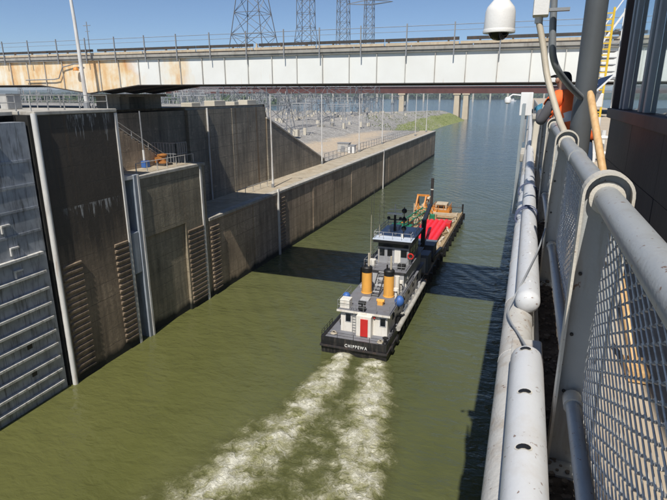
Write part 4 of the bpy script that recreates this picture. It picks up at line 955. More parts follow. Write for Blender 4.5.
# red covered cargo
labs = ['leftmost long red tarp covered roll on the barge', 'second long red roll from the left on the barge', 'middle long red roll on the barge', 'second long red roll from the right on the barge', 'rightmost long red tarp covered roll on the barge']
for i in range(5):
    cx = -15.6 + i * 0.86
    pts = [(cx + 0.04 * noise.noise((k, i, 0)), 78 + k * 1.7 + 0.2 * i, BZ + 0.55 + 0.05 * noise.noise((k * 1.3, i, 4))) for k in range(10)]
    o = single('red_cargo_roll', MB().tube(pts, [0.45 + 0.05 * noise.noise((k * 0.9, i * 3, 7)) for k in range(10)], 12), M['red_tarp'], labs[i], 'cargo', pts[0], 'red rolls on the barge', smooth=True)
single('red_crate', MB().box((-12.0, 91.0, BZ + .06), (-11.1, 93.6, BZ + 0.95)).box((-12.05, 91.4, BZ + 0.953), (-11.05, 91.6, BZ + 1.0)).box((-12.05, 93.0, BZ + 0.953), (-11.05, 93.2, BZ + 1.0)), M['red'], 'small red crate at the right edge of the barge', 'crate', (-11.5, 92, BZ), bevel=0.04)
# slate crane
cr = thing('deck_crane', 'slate blue deck crane with black boom between towboat and cargo', 'crane', (-12.5, 70, BZ))
part('engine_house', MB().box((-14.6, 72.0, BZ + .06), (-10.9, 75.0, BZ + 2.0)), M['crane_dark'], cr, bevel=0.08)
part('roof_plate', MB().box((-14.7, 71.9, BZ + 2.004), (-10.8, 75.1, BZ + 2.12)), M['crane_dark'], cr)
part('control_cab', MB().box((-12.9, 65.7, BZ + .06), (-10.55, 68.2, BZ + 2.5)), M['crane_dark'], cr, bevel=0.06)
part('window', MB().box((-12.6, 65.63, BZ + 1.3), (-11.8, 65.695, BZ + 2.2)), M['glass'], cr)
part('door', MB().box((-11.6, 65.65, BZ + 0.1), (-10.85, 65.695, BZ + 2.1)), M['boat_grey'], cr)
part('boom_post', MB().bar((-12.2, 70.6, BZ), (-12.2, 70.6, BZ + 6.0), 0.55), M['black'], cr)
part('boom', MB().bar((-12.2, 70.6, BZ + 5.8), (-13.6, 84, BZ + 5.4), 0.5), M['black'], cr)
part('ram', MB().bar((-12.2, 70.8, BZ + 2.5), (-12.7, 75.5, BZ + 5.5), 0.25), M['black'], cr)
part('outrigger', MB().bar((-11.2, 69, BZ + 0.4), (-10.5, 77, BZ + 0.4), 0.45), M['black'], cr)
part('spare_wheel', MB().lathe((-10.9, 71.0, BZ + 0.6), [(0.55, 0), (0.55, 0.3)], 14, 'x'), M['black'], cr)
gb = thing('lattice_boom', 'green lattice crane boom resting on the barge deck', 'crane boom', (-17.5, 84, BZ))
mb = MB(); A = Vector((-18.6, 76.5, BZ + 1.6)); B = Vector((-16.2, 96, BZ + 1.9))
ax = (B - A).normalized(); sd = ax.cross(Vector((0, 0, 1))).normalized(); nn = 13
for s, u in ((-1, -1), (1, -1), (1, 1), (-1, 1)): mb.bar(A + sd * s * 0.7 + Vector((0, 0, u * 0.55)), B + sd * s * 0.7 + Vector((0, 0, u * 0.55)), 0.16)
part('chord_frame', mb, M['green'], gb)
for i in range(nn):
    p0 = A.lerp(B, i / nn); p1 = A.lerp(B, (i + 1) / nn); s = 1 if i % 2 else -1; z_ = Vector((0, 0, 0.55))
    part('brace', MB().bar(p0 + sd * 0.7 * s + z_, p1 - sd * 0.7 * s + z_, 0.1).bar(p0 + sd * 0.7 - z_ * s, p1 + sd * 0.7 + z_ * s, 0.1), M['green'], gb)
for f in (0.05, 0.95): q = A.lerp(B, f); part('rest', MB().box(q + Vector((-0.9, -0.25, -1.55)), q + Vector((0.9, 0.25, -0.57))), M['tan'], gb)
part('winch_drum', MB().tube([(-18.6, 79, BZ + 2.7), (-17.2, 79, BZ + 2.7)], 0.5, 12), M['green'], gb, True)
part('engine_house', MB().box((-19.0, 79.8, BZ + .06), (-16.4, 84.5, BZ + 1.9)), M['green'], gb, bevel=0.1)
part('exhaust', MB().tube([(-17.0, 83.5, BZ + 1.9), (-17.0, 83.5, BZ + 3.0)], 0.12, 8), M['black'], gb)
for i in range(5):
    a_ = -19.0 + i * 0.75; part('stanchion', MB().bar((a_, 98.4, BZ), (a_, 98.4, BZ + 2.6), 0.18).bar((a_, 98.4, BZ + 2.4), (a_ + 0.7, 98.4, BZ + 1.2), 0.12), M['orange' if i % 2 else 'cream'], gt)
for i in range(9):
    bx_ = -19.2 + (i * 1.37) % 4.6; by_ = 88 + (i * 2.9) % 9.5
    part('gear_box', MB().box((bx_, by_, BZ + .06), (bx_ + random.uniform(0.6, 1.2), by_ + random.uniform(0.7, 1.5), BZ + random.uniform(0.5, 1.5))), M[('orange', 'cream', 'green', 'tan')[i % 4]], gt, bevel=0.04)
part('hose_reel', MB().lathe((-15.6, 99.3, BZ + 0.9), [(0.8, 0), (0.8, 0.1), (0.35, 0.12), (0.35, 0.7), (0.8, 0.72), (0.8, 0.82)], 14, 'x'), M['orange'], gt)
# timbers and gear along the right deck edge
for i in range(16):
    yy = 76.5 + i * 1.72; ln = random.uniform(0.9, 1.9); a = random.uniform(-0.5, 0.5); cx = random.uniform(-11.55, -11.1)
    d = Vector((math.sin(a), math.cos(a), 0)) * ln / 2; c = Vector((cx, yy, BZ + 0.2 + 0.055))
    o = single('timber', MB().bar(c - d, c + d, random.uniform(0.2, 0.36)), M[random.choice(('tan', 'cream', 'footing', 'cream'))], 'loose timber lying along the right edge of the barge deck', 'timber', c, 'timbers on the barge deck')

# ---------------------------------------------------------------- wake
def wpts(l): return [PZ(x, y, 0.0) for x, y in l]
LS = wpts([(341, 360), (318, 397), (280, 437), (222, 485), (150, 545)]); RS = wpts([(374, 366), (370, 400), (364, 440), (356, 490), (340, 550)])
def seg_d(p, pts, wd):
    best = 9e9; L = 0; bl = 0
    tot = sum((b - a).length for a, b in zip(pts, pts[1:]))
    for a, b in zip(pts, pts[1:]):
        ab = b - a; t_ = max(0, min(1, (p - a).dot(ab) / ab.length_squared)); d = (p - (a + ab * t_)).length; s = (L + t_ * ab.length) / tot
        q = d / lerp(wd[0], wd[1], s)
        if q < best: best = q; bl = s
        L += ab.length
    return best, bl
gx0, gx1, gy0, gy1, st = -24.0, -5.5, 12.0, 43.6, 0.16
nx_ = int((gx1 - gx0) / st); ny_ = int((gy1 - gy0) / st); vs = []; fo_ = []; fs = []
for j in range(ny_ + 1):
    y = gy0 + j * st
    for i in range(nx_ + 1):
        x = gx0 + i * st; wx = noise.noise((x * 0.35, y * 0.35, 1)) * 0.9 + noise.noise((x * 1.1, y * 1.1, 6)) * 0.35; wy = noise.noise((x * 0.35, y * 0.35, 11)) * 0.9
        p = Vector((x + wx, y + wy, 0))
        dl, sl_ = seg_d(p, LS, (1.5, 3.9)); dr, sr_ = seg_d(p, RS, (1.5, 3.5))
        e = max((1.18 - dl) * lerp(1.2, 0.78, sl_), (1.18 - dr) * lerp(1.2, 0.76, sr_))
        # thin foam between and beside the two streams
        dm, sm = seg_d(p, [(LS[k] + RS[k]) / 2 for k in range(5)], (1.6, 5.5)); e = max(e, 0.36 * (1.25 - dm) * min(1, sm * 3.0))
        e = max(0.0, min(1.0, e * 1.15)) * sstep(13.0, 17.0, y) * sstep(gx1, gx1 - 1.5, x) * sstep(gx0, gx0 + 1.5, x)
        hz = (0.5 + 0.5 * noise.noise((x * 0.7, y * 0.7, 2))) * 0.34 + (0.5 + 0.5 * noise.noise((x * 1.9, y * 1.9, 5))) * 0.22
        vs.append((x, y, 0.02 + hz * e)); fo_.append(e)
for j in range(ny_):
    for i in range(nx_):
        a = j * (nx_ + 1) + i
        if max(fo_[a], fo_[a + 1], fo_[a + nx_ + 1], fo_[a + nx_ + 2]) > 0.02: fs.append((a, a + 1, a + nx_ + 2, a + nx_ + 1))
me = bpy.data.meshes.new('wake_foam'); me.from_pydata(vs, [], fs); me.materials.append(M['foam'])
at = me.attributes.new('foam', 'FLOAT', 'POINT'); at.data.foreach_set('value', fo_)
me.polygons.foreach_set('use_smooth', [True] * len(me.polygons))
o = bpy.data.objects.new('wake_foam', me); C.objects.link(o); tag(o, 'two streams of churned yellowish foam behind the towboat', 'foam', kind='stuff')

# ---------------------------------------------------------------- near side: right lock wall and its deck
DK = 22.8
t = thing('lock_wall', 'near right lock wall under the white guard pipes', 'wall', (3, 60, -3))
part('concrete_face', MB().box((0.0, -20, -4), (8, 220, DK - 0.25)), M['wall'], t)
part('deck_slab', MB().box((-0.004, -20, DK - 0.246), (8, 220, DK)), M['deck'], t)
part('kerb', MB().box((0.0, -3, DK + 0.003), (0.19, 60, DK + 0.066)), M['guard_old'], t)
mb = MB(); n = 70
idx = {}
for j in range(140):
    for i in range(8):
        x = 0.185 + i * 0.035; y = -0.5 + j * 0.09
        idx[i, j] = len(mb.v); mb.v.append((x, y, DK + 0.004 + 0.03 * max(0, 0.4 + noise.noise((x * 14, y * 9, 0)) + 0.5 * noise.noise((x * 40, y * 30, 2))) * math.sin(math.pi * i / 7)))
for j in range(139):
    for i in range(7): mb.f.append((idx[i, j], idx[i + 1, j], idx[i + 1, j + 1], idx[i, j + 1])); mb.m.append(0)
single('grit_strip', mb, M['debris'], 'dark grit collected between guard pipe and railing', 'grit', kind='stuff', smooth=True)
mb = MB()
for i in range(900):
    x = random.uniform(0.19, 0.40); y = random.uniform(0.9, 8); s = random.uniform(0.004, 0.013) * (1 if random.random() < .9 else 1.8)
    c = Vector((x, y, DK + 0.018)); a = random.uniform(0, 3)
    mb.prism([c + Vector((s * math.cos(a + q) * random.uniform(.7, 1.2), s * math.sin(a + q) * random.uniform(.7, 1.3), 0)) for q in (0, 1.3, 2.5, 3.8, 5.0)], (0, 0, s * 0.9))
single('grit_stones', mb, M['stone'], 'loose small stones scattered in the dark grit strip', 'stones', kind='stuff')

# guard pipes on the wall edge
LX, LZ, LR = 0.058, DK + 0.155, 0.086; UX, UZ, UR = 0.103, DK + 0.285, 0.073
def yat(px, py, z): return PZ(px, py, z).y
yA = yat(525, 341, UZ + UR); yB = yat(527, 293, UZ + UR)
def pipe_prof(y0, y1, r, dome0, dome1, step=0.25):
    pts = []
    if dome0: pts += [(r * math.sin(a) + 1e-4, y0 + r * 0.8 * (1 - math.cos(a))) for a in [k * math.pi / 12 for k in range(6)]]
    n = max(2, int((y1 - y0 - 2 * r) / step)); pts += [(r, y0 + r * 0.8 * bool(dome0) + (y1 - y0 - r * 0.8 * (bool(dome0) + bool(dome1))) * k / n) for k in range(n + 1)]
    if dome1: pts += [(r * math.cos(a) + 1e-4, y1 - r * 0.8 * (1 - math.sin(a))) for a in [k * math.pi / 12 for k in range(1, 7)]]
    return pts
segs = [(-1.5, 3.4, 'guard_old', 'nearest lower white guard pipe on the wall edge'), (3.42, 9.2, 'guard', 'second lower guard pipe with the grey cable across it'), (9.22, 18, 'guard_old', 'third lower guard pipe going away along the wall edge'), (18.02, 45, 'guard_old', 'farthest lower guard pipe along the wall edge')]
for a, b, mt, lab in segs:
    single('guard_pipe', MB().lathe((LX, 0, LZ), pipe_prof(a, b, LR, False, False), 20, 'y'), M[mt], lab, 'pipe', (LX, a, LZ), 'lower guard pipes on the wall edge', smooth=True)
def holes(o, ys_, r=0.021):
    for y in ys_:
        for k, (rr, mt, lift) in enumerate(((r * 1.25, 'bracket', 0.0016), (r, 'black', 0.0034))):
            mb = MB(); ring = []
            for q in range(14):
                an = 2 * math.pi * q / 14; u = rr * 1.15 * math.cos(an); v = rr * 0.8 * math.sin(an) - (0.35 * rr if math.cos(an) ** 2 < 0.3 and math.sin(an) < 0 else 0) * -1
                th = (u - 0.012) / UR; rad = UR + lift
                ring.append((UX + rad * math.sin(th), y + v, UZ + rad * math.cos(th)))
            cth = -0.012 / UR; cv = (UX + (UR + lift) * math.sin(cth), y, UZ + (UR + lift) * math.cos(cth))
            for q in range(14): mb.quad(cv, ring[q], ring[(q + 1) % 14])
            part('slot_rim' if k == 0 else 'drain_slot', mb, M[mt], o)
t = thing('guard_pipe', 'nearest upper white guard pipe with three dark drain slots', 'pipe', (UX, 0, UZ), 'upper guard pipes on the wall edge')
part('tube', MB().lathe((UX, 0, UZ), pipe_prof(-1.5, yA, UR, False, True), 24, 'y'), M['guard'], t, True)
holes(t, [yat(529, 349, UZ + UR), yat(529, 392, UZ + UR), yat(528, 448, UZ + UR)])
t = thing('guard_pipe', 'second upper white guard pipe with a rounded near end', 'pipe', (UX, yB, UZ), 'upper guard pipes on the wall edge')
part('tube', MB().lathe((UX, 0, UZ), pipe_prof(yB, 9.2, UR, True, False), 24, 'y'), M['guard'], t, True)
for k, py in enumerate((281, 266, 253, 242, 232, 223)):
    y = yat(531, py, UZ + UR); part('dimple', MB().lathe((UX + 0.006, y, UZ + UR * 0.93), [(0.014, 0.0), (0.012, 0.008), (0.004, 0.011)], 10), M['guard'], t, True)
for y in (5.75, 5.85, 7.4): part('rope_wrap', MB().tube([(UX - 0.02 + 0.115 * math.sin(a) * (1 if math.cos(a) > -0.3 else 0.8), y + 0.04 * math.sin(a * 0.5), UZ - 0.05 + 0.13 * math.cos(a)) for a in [k * math.pi / 9 - 1.9 for k in range(22)]], 0.010, 6), M['rope'], t, True)
t = thing('guard_pipe', 'third upper guard pipe running away along the wall', 'pipe', (UX, 9.3, UZ), 'upper guard pipes on the wall edge')
part('tube', MB().lathe((UX, 0, UZ), pipe_prof(9.3, 40, UR, True, False, 1), 16, 'y'), M['guard'], t, True)
part('saddle', MB().box((0.0, 9.6, DK + 0.067), (0.2, 9.75, UZ)), M['guard_old'], t)
for k, g_ in enumerate([o for o in C.objects if o.name.startswith('guard_pipe') and o.type == 'MESH']):
    a, b = segs[k][0], segs[k][1]; y = max(a + 0.9, 1.5)
    while y < min(b, 14):
        part('weld_seam', MB().lathe((LX, 0, LZ), [(LR + 0.0004, y - 0.006), (LR + 0.0022, y - 0.003), (LR + 0.0026, y + 0.002), (LR + 0.0004, y + 0.006)], 20, 'y'), M['guard_old'], g_, True); y += random.uniform(0.9, 1.5)
# saddles between the upper and lower pipe
for y, lab in ((yA + 0.12, 'cream saddle plate in the gap between the two near upper pipes'),):
    o = thing('pipe_saddle', lab, 'bracket', (UX, y, DK))
    part('plate', MB().box((0.03, y - 0.06, LZ + LR * 0.55), (0.182, y + 0.16, UZ - UR * 0.55)), M['guard_old'], o, bevel=0.012)
    part('web', MB().box((0.16, y - 0.05, DK + 0.066), (0.183, y + 0.14, LZ + LR * 0.5)), M['bracket'], o)
# cable
c0 = Vector((0.25, 4.55, 23.42)); pts = [c0, PZ(540, 245, UZ + UR + 0.03), PZ(526, 275, UZ + UR + 0.018), PZ(513, 300, LZ + LR + 0.03), PZ(508, 312, LZ + LR * 0.95), PZ(511, 322, LZ + LR + 0.012), PZ(518, 333, LZ + LR + 0.014), PZ(528, 350, UZ + 0.0)]
def smooth_path(P, n=6):
    out = []
    for i in range(len(P) - 1):
        p0, p1, p2, p3 = P[max(0, i - 1)], P[i], P[i + 1], P[min(len(P) - 1, i + 2)]
        for k in range(n):
            u = k / n; out.append(0.5 * ((2 * p1) + (p2 - p0) * u + (2 * p0 - 5 * p1 + 4 * p2 - p3) * u * u + (3 * p1 - p0 - 3 * p2 + p3) * u ** 3))
    return out + [P[-1]]
single('cable', MB().tube(smooth_path(pts), 0.0065, 6), M['cable'], 'thin grey cable slung from the railing across the guard pipes', 'cable', c0, smooth=True)

# ---------------------------------------------------------------- near railing with chain-link infill
RX, RZZ, RR, BZZ = 0.29, H - 0.355, 0.045, DK + 0.34
POSTS = [-0.25, 2.08, 4.42, 6.75, 9.1, 11.4]
t = thing('handrail', 'grey pipe handrail with rounded posts and chain link infill along the walkway', 'railing', (RX, 2, DK))
part('top_rail', MB().tube([(RX, -1.5 + 0.5 * k, RZZ) for k in range(28)], RR, 20), M['near_rail'], t, True)
part('coupling', MB().tube([(RX, 3.35, RZZ), (RX, 3.5, RZZ)], RR + 0.006, 20), M['near_rail'], t, True)
pw_ = 0.078
def arch(x, y, r, zb, zc, n=14): return [(x - r, y, zb)] + [(x - r * math.cos(math.pi * k / n), y, zc + r * math.sin(math.pi * k / n)) for k in range(n + 1)] + [(x + r, y, zb)]
for y in POSTS:
    if y > 12: continue
    po = part('post', MB().prism(arch(RX, y, pw_, DK + 0.02, RZZ + 0.012), (0, 0.010, 0)), M['post'], t)
    # raised lip round the plate
    a = arch(RX, y - 0.05, pw_ + 0.006, DK + 0.02, RZZ + 0.012); b = arch(RX, y - 0.05, pw_ - 0.004, DK + 0.02, RZZ + 0.012); mb = MB()
    for i in range(len(a) - 1):
        o0 = Vector((0, 0.075, 0)); A0, A1, B0, B1 = [Vector(q) for q in (a[i], a[i + 1], b[i], b[i + 1])]
        mb.quad(A0, A1, B1, B0); mb.quad(A0 + o0, B0 + o0, B1 + o0, A1 + o0); mb.quad(A0, A0 + o0, A1 + o0, A1); mb.quad(B0, B1, B1 + o0, B0 + o0)
    part('lip', mb, M['bracket'], po, True)
    part('collar', MB().lathe((RX, y, RZZ), [(RR + 0.001, -0.03), (RR + 0.014, -0.028), (RR + 0.014, -0.001), (RR + 0.001, 0.0)], 24, 'y'), M['bracket'], po, True)
    part('foot_plate', MB().box((RX - 0.11, y - 0.10, DK + 0.003), (RX + 0.11, y + 0.10, DK + 0.02)), M['post'], po)
    for bx, bz in ((-0.05, 0.35), (-0.05, 0.6), (0.045, 0.5), (-0.05, 0.85), (0.03, 0.9)): part('bolt', MB().lathe((RX + bx, y - 0.006, DK + bz), [(0.007, 0.006), (0.007, 0.0), (0.004, -0.003)], 8, 'y'), M['steel_dark'], po)
    part('brace', MB().bar((RX - 0.02, y - 0.04, DK + 0.30), (RX + 0.02, y + 0.34, DK + 0.02), 0.025), M['post'], po)
for a, b in zip(POSTS, POSTS[1:]):
    part('bottom_rail', MB().tube([(RX - 0.02, a + 0.02, BZZ), (RX - 0.02, b - 0.02, BZZ)], 0.028, 14), M['near_rail'], t, True)
    part('rail_ferrule', MB().tube([(RX - 0.02, b - 0.10, BZZ), (RX - 0.02, b - 0.03, BZZ)], 0.036, 14), M['bracket'], t, True)
def chain_link(y0, y1, z0, z1, x, pitch=0.055, r=0.0030):
    mb = MB(); n = int((y1 - y0) / (pitch / 2 * 2)) ; nz = int((z1 - z0) / (pitch / 2))
    for i in range(n):
        yc = y0 + (i + 0.5) * (y1 - y0) / n; pts = []; hp = (y1 - y0) / n / 2 + 0.003
        for k in range(nz + 1):
            s = 1 if (k + i) % 2 else -1
            zz = z0 + (z1 - z0) * k / nz
            for dz, ds, dx in ((-0.16, 0.86, -1), (0.0, 1.0, 1.0), (0.16, 0.86, 1)) if 0 < k < nz else ((0, 1, 0),):
                pts.append(Vector((x + 0.0045 * dx * s + 0.006 * noise.noise((yc * 3, zz * 3, 0)), yc + s * hp * ds + 0.008 * noise.noise((yc * 2, zz * 5, 5)), zz + dz * pitch / 2)))
        mb.tube(pts, r, 5, False)
    return mb
for i, (a, b) in enumerate(zip(POSTS, POSTS[1:])):
    part('chain_link', chain_link(a + 0.03, b - 0.03, BZZ - 0.26, RZZ - RR - 0.005, RX + 0.02, 0.046 if i < 2 else 0.075), M['mesh'], t, True, kind='stuff')

# ---------------------------------------------------------------- control house
HX, HYF, SILL = 1.05, 8.2, 24.12
t = thing('control_house', 'near black control house with blue grey window mullions on the walkway', 'building', (3, 3, DK))
yb = -2.5
while yb < HYF - 0.05:
    y2 = min(HYF, yb + 1.5)
    zc = DK + 0.003
    for z2 in (DK + 0.66, SILL - 0.13):
        part('siding_panel', MB().box((HX + random.uniform(-.002, .002), yb + 0.003, zc), (HX + 0.10, y2 - 0.003, z2 - 0.006)), M['house'], t); zc = z2
    yb = y2
part('inner_wall', MB().box((HX + 0.104, -2.5, DK), (HX + 0.2, HYF - 0.11, SILL - 0.13)), M['house'], t)
part('end_wall', MB().box((HX + 0.104, HYF - 0.10, DK), (6, HYF, SILL - 0.13)), M['house'], t)
part('sill', MB().box((HX - 0.05, -2.5, SILL - 0.125), (HX + 0.22, HYF + 0.05, SILL - 0.0)), M['house_trim'], t, bevel=0.01)
part('sill', MB().box((HX + 0.225, HYF - 0.16, SILL - 0.125), (6, HYF + 0.05, SILL - 0.0)), M['house_trim'], t, bevel=0.01)
part('corner_post', MB().box((HX - 0.012, HYF - 0.16, SILL + 0.003), (HX + 0.17, HYF + 0.012, 26.6)), M['house'], t, bevel=0.01)
part('corner_trim', MB().box((HX - 0.03, HYF - 0.24, SILL + 0.003), (HX + 0.05, HYF - 0.165, 26.6)), M['house_trim'], t)
y = HYF - 0.62; k = 0
while y > -2.4:
    for q in (0.0, 0.26): part('mullion', MB().box((HX - 0.005, y - q - 0.1, SILL + 0.003), (HX + 0.10, y - q, 26.6)), M['mullion'], t, bevel=0.006)
    w_ = part('window', MB().box((HX + 0.02, y - 0.158, SILL + 0.003), (HX + 0.09, y - 0.102, 26.6)), M['house'], t)
    part('pane', MB().box((HX + 0.045, y - 1.26, SILL + 0.004), (HX + 0.053, y - 0.37, 26.58)), M['clear'], t)
    y -= 1.27; k += 1
x = HX + 0.9
while x < 5.9:
    part('mullion', MB().box((x, HYF - 0.12, SILL + 0.003), (x + 0.1, HYF - 0.01, 26.6)), M['mullion'], t)
    part('pane', MB().box((x - 0.85, HYF - 0.07, SILL + 0.004), (x - 0.002, HYF - 0.062, 26.58)), M['clear'], t); x += 1.0
part('roof', MB().box((HX - 0.0, -3, 26.603), (6.2, HYF + 0.2, 26.9)), M['house_trim'], t)
part('side_wall', MB().box((5.9, -2.5, DK), (6, HYF - 0.11, 26.6)), M['house'], t)
part('floor', MB().box((HX + 0.21, -2.4, DK + 0.003), (5.89, HYF - 0.12, DK + 0.02)), M['house'], t)
part('desk', MB().box((HX + 1.2, 1, DK + 0.02), (HX + 2.2, 6.5, DK + 0.95)), M['pole'], t)

# tall pole
t = thing('pole', 'thick slate grey steel pole behind the handrail', 'pole', (0.525, 6.2, DK))
part('shaft', MB().tube([(0.525, 6.2, DK + 0.02), (0.525, 6.2, 28.5)], 0.105, 24), M['pole'], t, True)
part('base_plate', MB().box((0.31, 5.98, DK + 0.002), (0.75, 6.42, DK + 0.022)), M['pole'], t)
part('band', MB().tube([(0.525, 6.2, DK + 0.65), (0.525, 6.2, DK + 0.72)], 0.109, 24), M['pole'], t, True)

# security camera, box and conduits
CY = 5.0
t = thing('security_camera', 'white dome security camera hanging on a curved arm', 'camera', PY(500, 18, CY))
cc = PY(500, 18, CY)
part('housing', MB().lathe(cc, [(0.118, -0.105), (0.128, -0.10), (0.128, -0.06), (0.122, 0.05), (0.11, 0.085), (0.055, 0.15), (0.04, 0.165)], 28), M['camwhite'], t, True)
part('skirt', MB().lathe(cc, [(0.132, -0.118), (0.134, -0.1), (0.129, -0.088)], 28), M['camwhite'], t, True)
part('dome', MB().lathe(cc, [(0.002, -0.178), (0.04, -0.172), (0.068, -0.155), (0.085, -0.125), (0.088, -0.112)], 24), M['dome'], t, True)
jb = PY(543, 3, 5.25)
part('arm', MB().tube(smooth_path([cc + Vector((0, 0, 0.15)), cc + Vector((0.01, 0, 0.22)), cc + Vector((0.07, 0.04, 0.30)), cc + Vector((0.2, 0.12, 0.31)), jb + Vector((-0.07, 0, 0.16)), jb + Vector((-0.02, 0, 0.10))], 5), 0.036, 14), M['camwhite'], t, True)
t = thing('junction_box', 'cream junction box above the flexible conduit', 'box', jb)
part('body', MB().box(jb + Vector((-0.075, -0.06, -0.11)), jb + Vector((0.055, 0.06, 0.24))), M['boxcream'], t, bevel=0.012)
part('lid', MB().box(jb + Vector((-0.07, -0.075, -0.10)), jb + Vector((0.05, -0.062, 0.23))), M['camwhite'], t)
part('gland', MB().tube([jb + Vector((-0.02, 0, -0.11)), jb + Vector((-0.02, 0, -0.16))], 0.034, 12), M['camwhite'], t, True)
part('clamp', MB().box(jb + Vector((0.056, -0.03, -0.07)), jb + Vector((0.22, 0.03, -0.045))).box(jb + Vector((0.056, -0.03, 0.16)), jb + Vector((0.22, 0.03, 0.185))), M['galv'], t)
fp = smooth_path([jb + Vector((-0.02, 0, -0.14)), PY(543, 45, 5.22), PY(547, 75, 5.15), PY(554, 102, 5.0), PY(560, 122, 4.85), Vector((0.285, 4.62, RZZ + 0.02)), Vector((0.27, 4.55, RZZ - 0.25))], 6)
single('flexible_conduit', MB().tube(fp, 0.027, 12), M['conduit'], 'beige flexible conduit curving down from the junction box to the rail', 'conduit', fp[0], smooth=True)
gp = smooth_path([PY(557, -60, 5.5), PY(554, 0, 5.5), PY(552.5, 40, 5.5), PY(553.5, 58, 5.52), PY(559, 72, 5.6), PY(570, 86, 5.85), PY(581, 97, 6.09)], 6)
single('grey_conduit', MB().tube(gp, 0.031, 14), M['conduit_grey'], 'grey steel conduit bending across to the thick pole', 'conduit', gp[-1], smooth=True)
# wooden handle leaning
T_ = PY(590, 92, 4.3); B_ = PY(627, 320, 3.2); dr = (B_ - T_); B2 = T_ + dr * ((DK + 0.03 - T_.z) / dr.z)
t = thing('push_broom', 'pale wooden broom handle leaning behind the handrail', 'broom', B2)
part('handle', MB().tube([T_ - dr.normalized() * -0.0, T_.lerp(B2, 0.02), T_.lerp(B2, 0.5), B2], [0.018, 0.026, 0.024, 0.022], 14), M['wood'], t, True)
part('brush_head', MB().box(B2 + Vector((-0.05, -0.1, -0.02)), B2 + Vector((0.05, 0.1, 0.04))), M['wood'], t)
part('bristles', MB().box(B2 + Vector((-0.045, -0.09, -0.028)), B2 + Vector((0.045, 0.09, -0.021))), M['black'], t)

# ---------------------------------------------------------------- worker in an orange vest leaning over the rail
def skin_body(name, verts, edges, radii, root):
    me = bpy.data.meshes.new(name); me.from_pydata(verts, edges, []); o = bpy.data.objects.new(name, me); C.objects.link(o)
    md = o.modifiers.new('skin', 'SKIN'); md.use_smooth_shade = True
    for i, sv in enumerate(me.skin_vertices[0].data):
        sv.radius = radii[i] if isinstance(radii[i], tuple) else (radii[i], radii[i]); sv.use_root = (i == root)
    s = o.modifiers.new('sub', 'SUBSURF'); s.levels = 2; s.render_levels = 2
    bpy.context.view_layer.update(); dg = bpy.context.evaluated_depsgraph_get()
    out = bpy.data.meshes.new_from_object(o.evaluated_get(dg)); bpy.data.objects.remove(o); return out
V = []; E_ = []; RD = []
def av(p, r, link=None):
    V.append(p); RD.append(r); i = len(V) - 1
    if link is not None: E_.append((link, i))
    return i
def W(x, y, z): return (x - 0.66, y, z)
pel = av(W(0.66, 0, 0.95), (0.16, 0.13)); wst = av(W(0.60, 0, 1.12), (0.155, 0.12), pel); ch = av(W(0.50, 0, 1.32), (0.20, 0.13), wst); sh = av(W(0.42, 0, 1.46), (0.14, 0.11), ch)
nk = av(W(0.375, -0.005, 1.56), 0.06, sh); hd = av(W(0.335, -0.01, 1.655), (0.088, 0.10), nk); ht = av(W(0.32, -0.01, 1.75), (0.078, 0.088), hd)
for s in (-1, 1):
    hp = av(W(0.68, 0.11 * s, 0.88), 0.105, pel); kn = av(W(0.62 if s < 0 else 0.72, 0.13 * s, 0.48), 0.075, hp); an = av(W(0.70 if s < 0 else 0.80, 0.14 * s, 0.09), 0.05, kn); av(W(0.54 if s < 0 else 0.64, 0.15 * s, 0.045), 0.045, an)
    s0 = av(W(0.43, 0.20 * s, 1.42), 0.078, sh); el = av(W(0.36, 0.31 * s, 1.17), 0.055, s0); wr = av(W(0.20, 0.19 * s, 1.27), 0.04, el); pm = av(W(0.13, 0.14 * s, 1.33), (0.038, 0.026), wr)
    for f in range(4):
        kx = av(W(0.08, (0.12 + 0.022 * (f - 1.5)) * s, 1.38 - 0.012 * f), 0.0105, pm); av(W(0.048, (0.105 + 0.02 * (f - 1.5)) * s, 1.34 - 0.012 * f), 0.0095, kx)
    tx = av(W(0.12, 0.095 * s, 1.36), 0.012, pm); av(W(0.09, 0.075 * s, 1.39), 0.0105, tx)
bm_ = skin_body('body', V, E_, RD, 0)
bm_.materials.clear()
for m_ in ('shirt', 'jeans', 'skin', 'boot', 'glove'): bm_.materials.append(M[m_])
for p in bm_.polygons:
    c = p.center; z = c.z; x = c.x + 0.66
    p.material_index = 3 if z < 0.13 else 1 if z < 1.02 and x > 0.45 else 2 if (z > 1.53 and x > 0.25) else 4 if x < 0.185 else 0
t = thing('person', 'person in orange safety vest and dark cap leaning over the handrail', 'person', (0.56, 6.85, DK)); t.rotation_euler = (0, 0, R(-50))
bo = bpy.data.objects.new('body', bm_); C.objects.link(bo); bo.parent = t
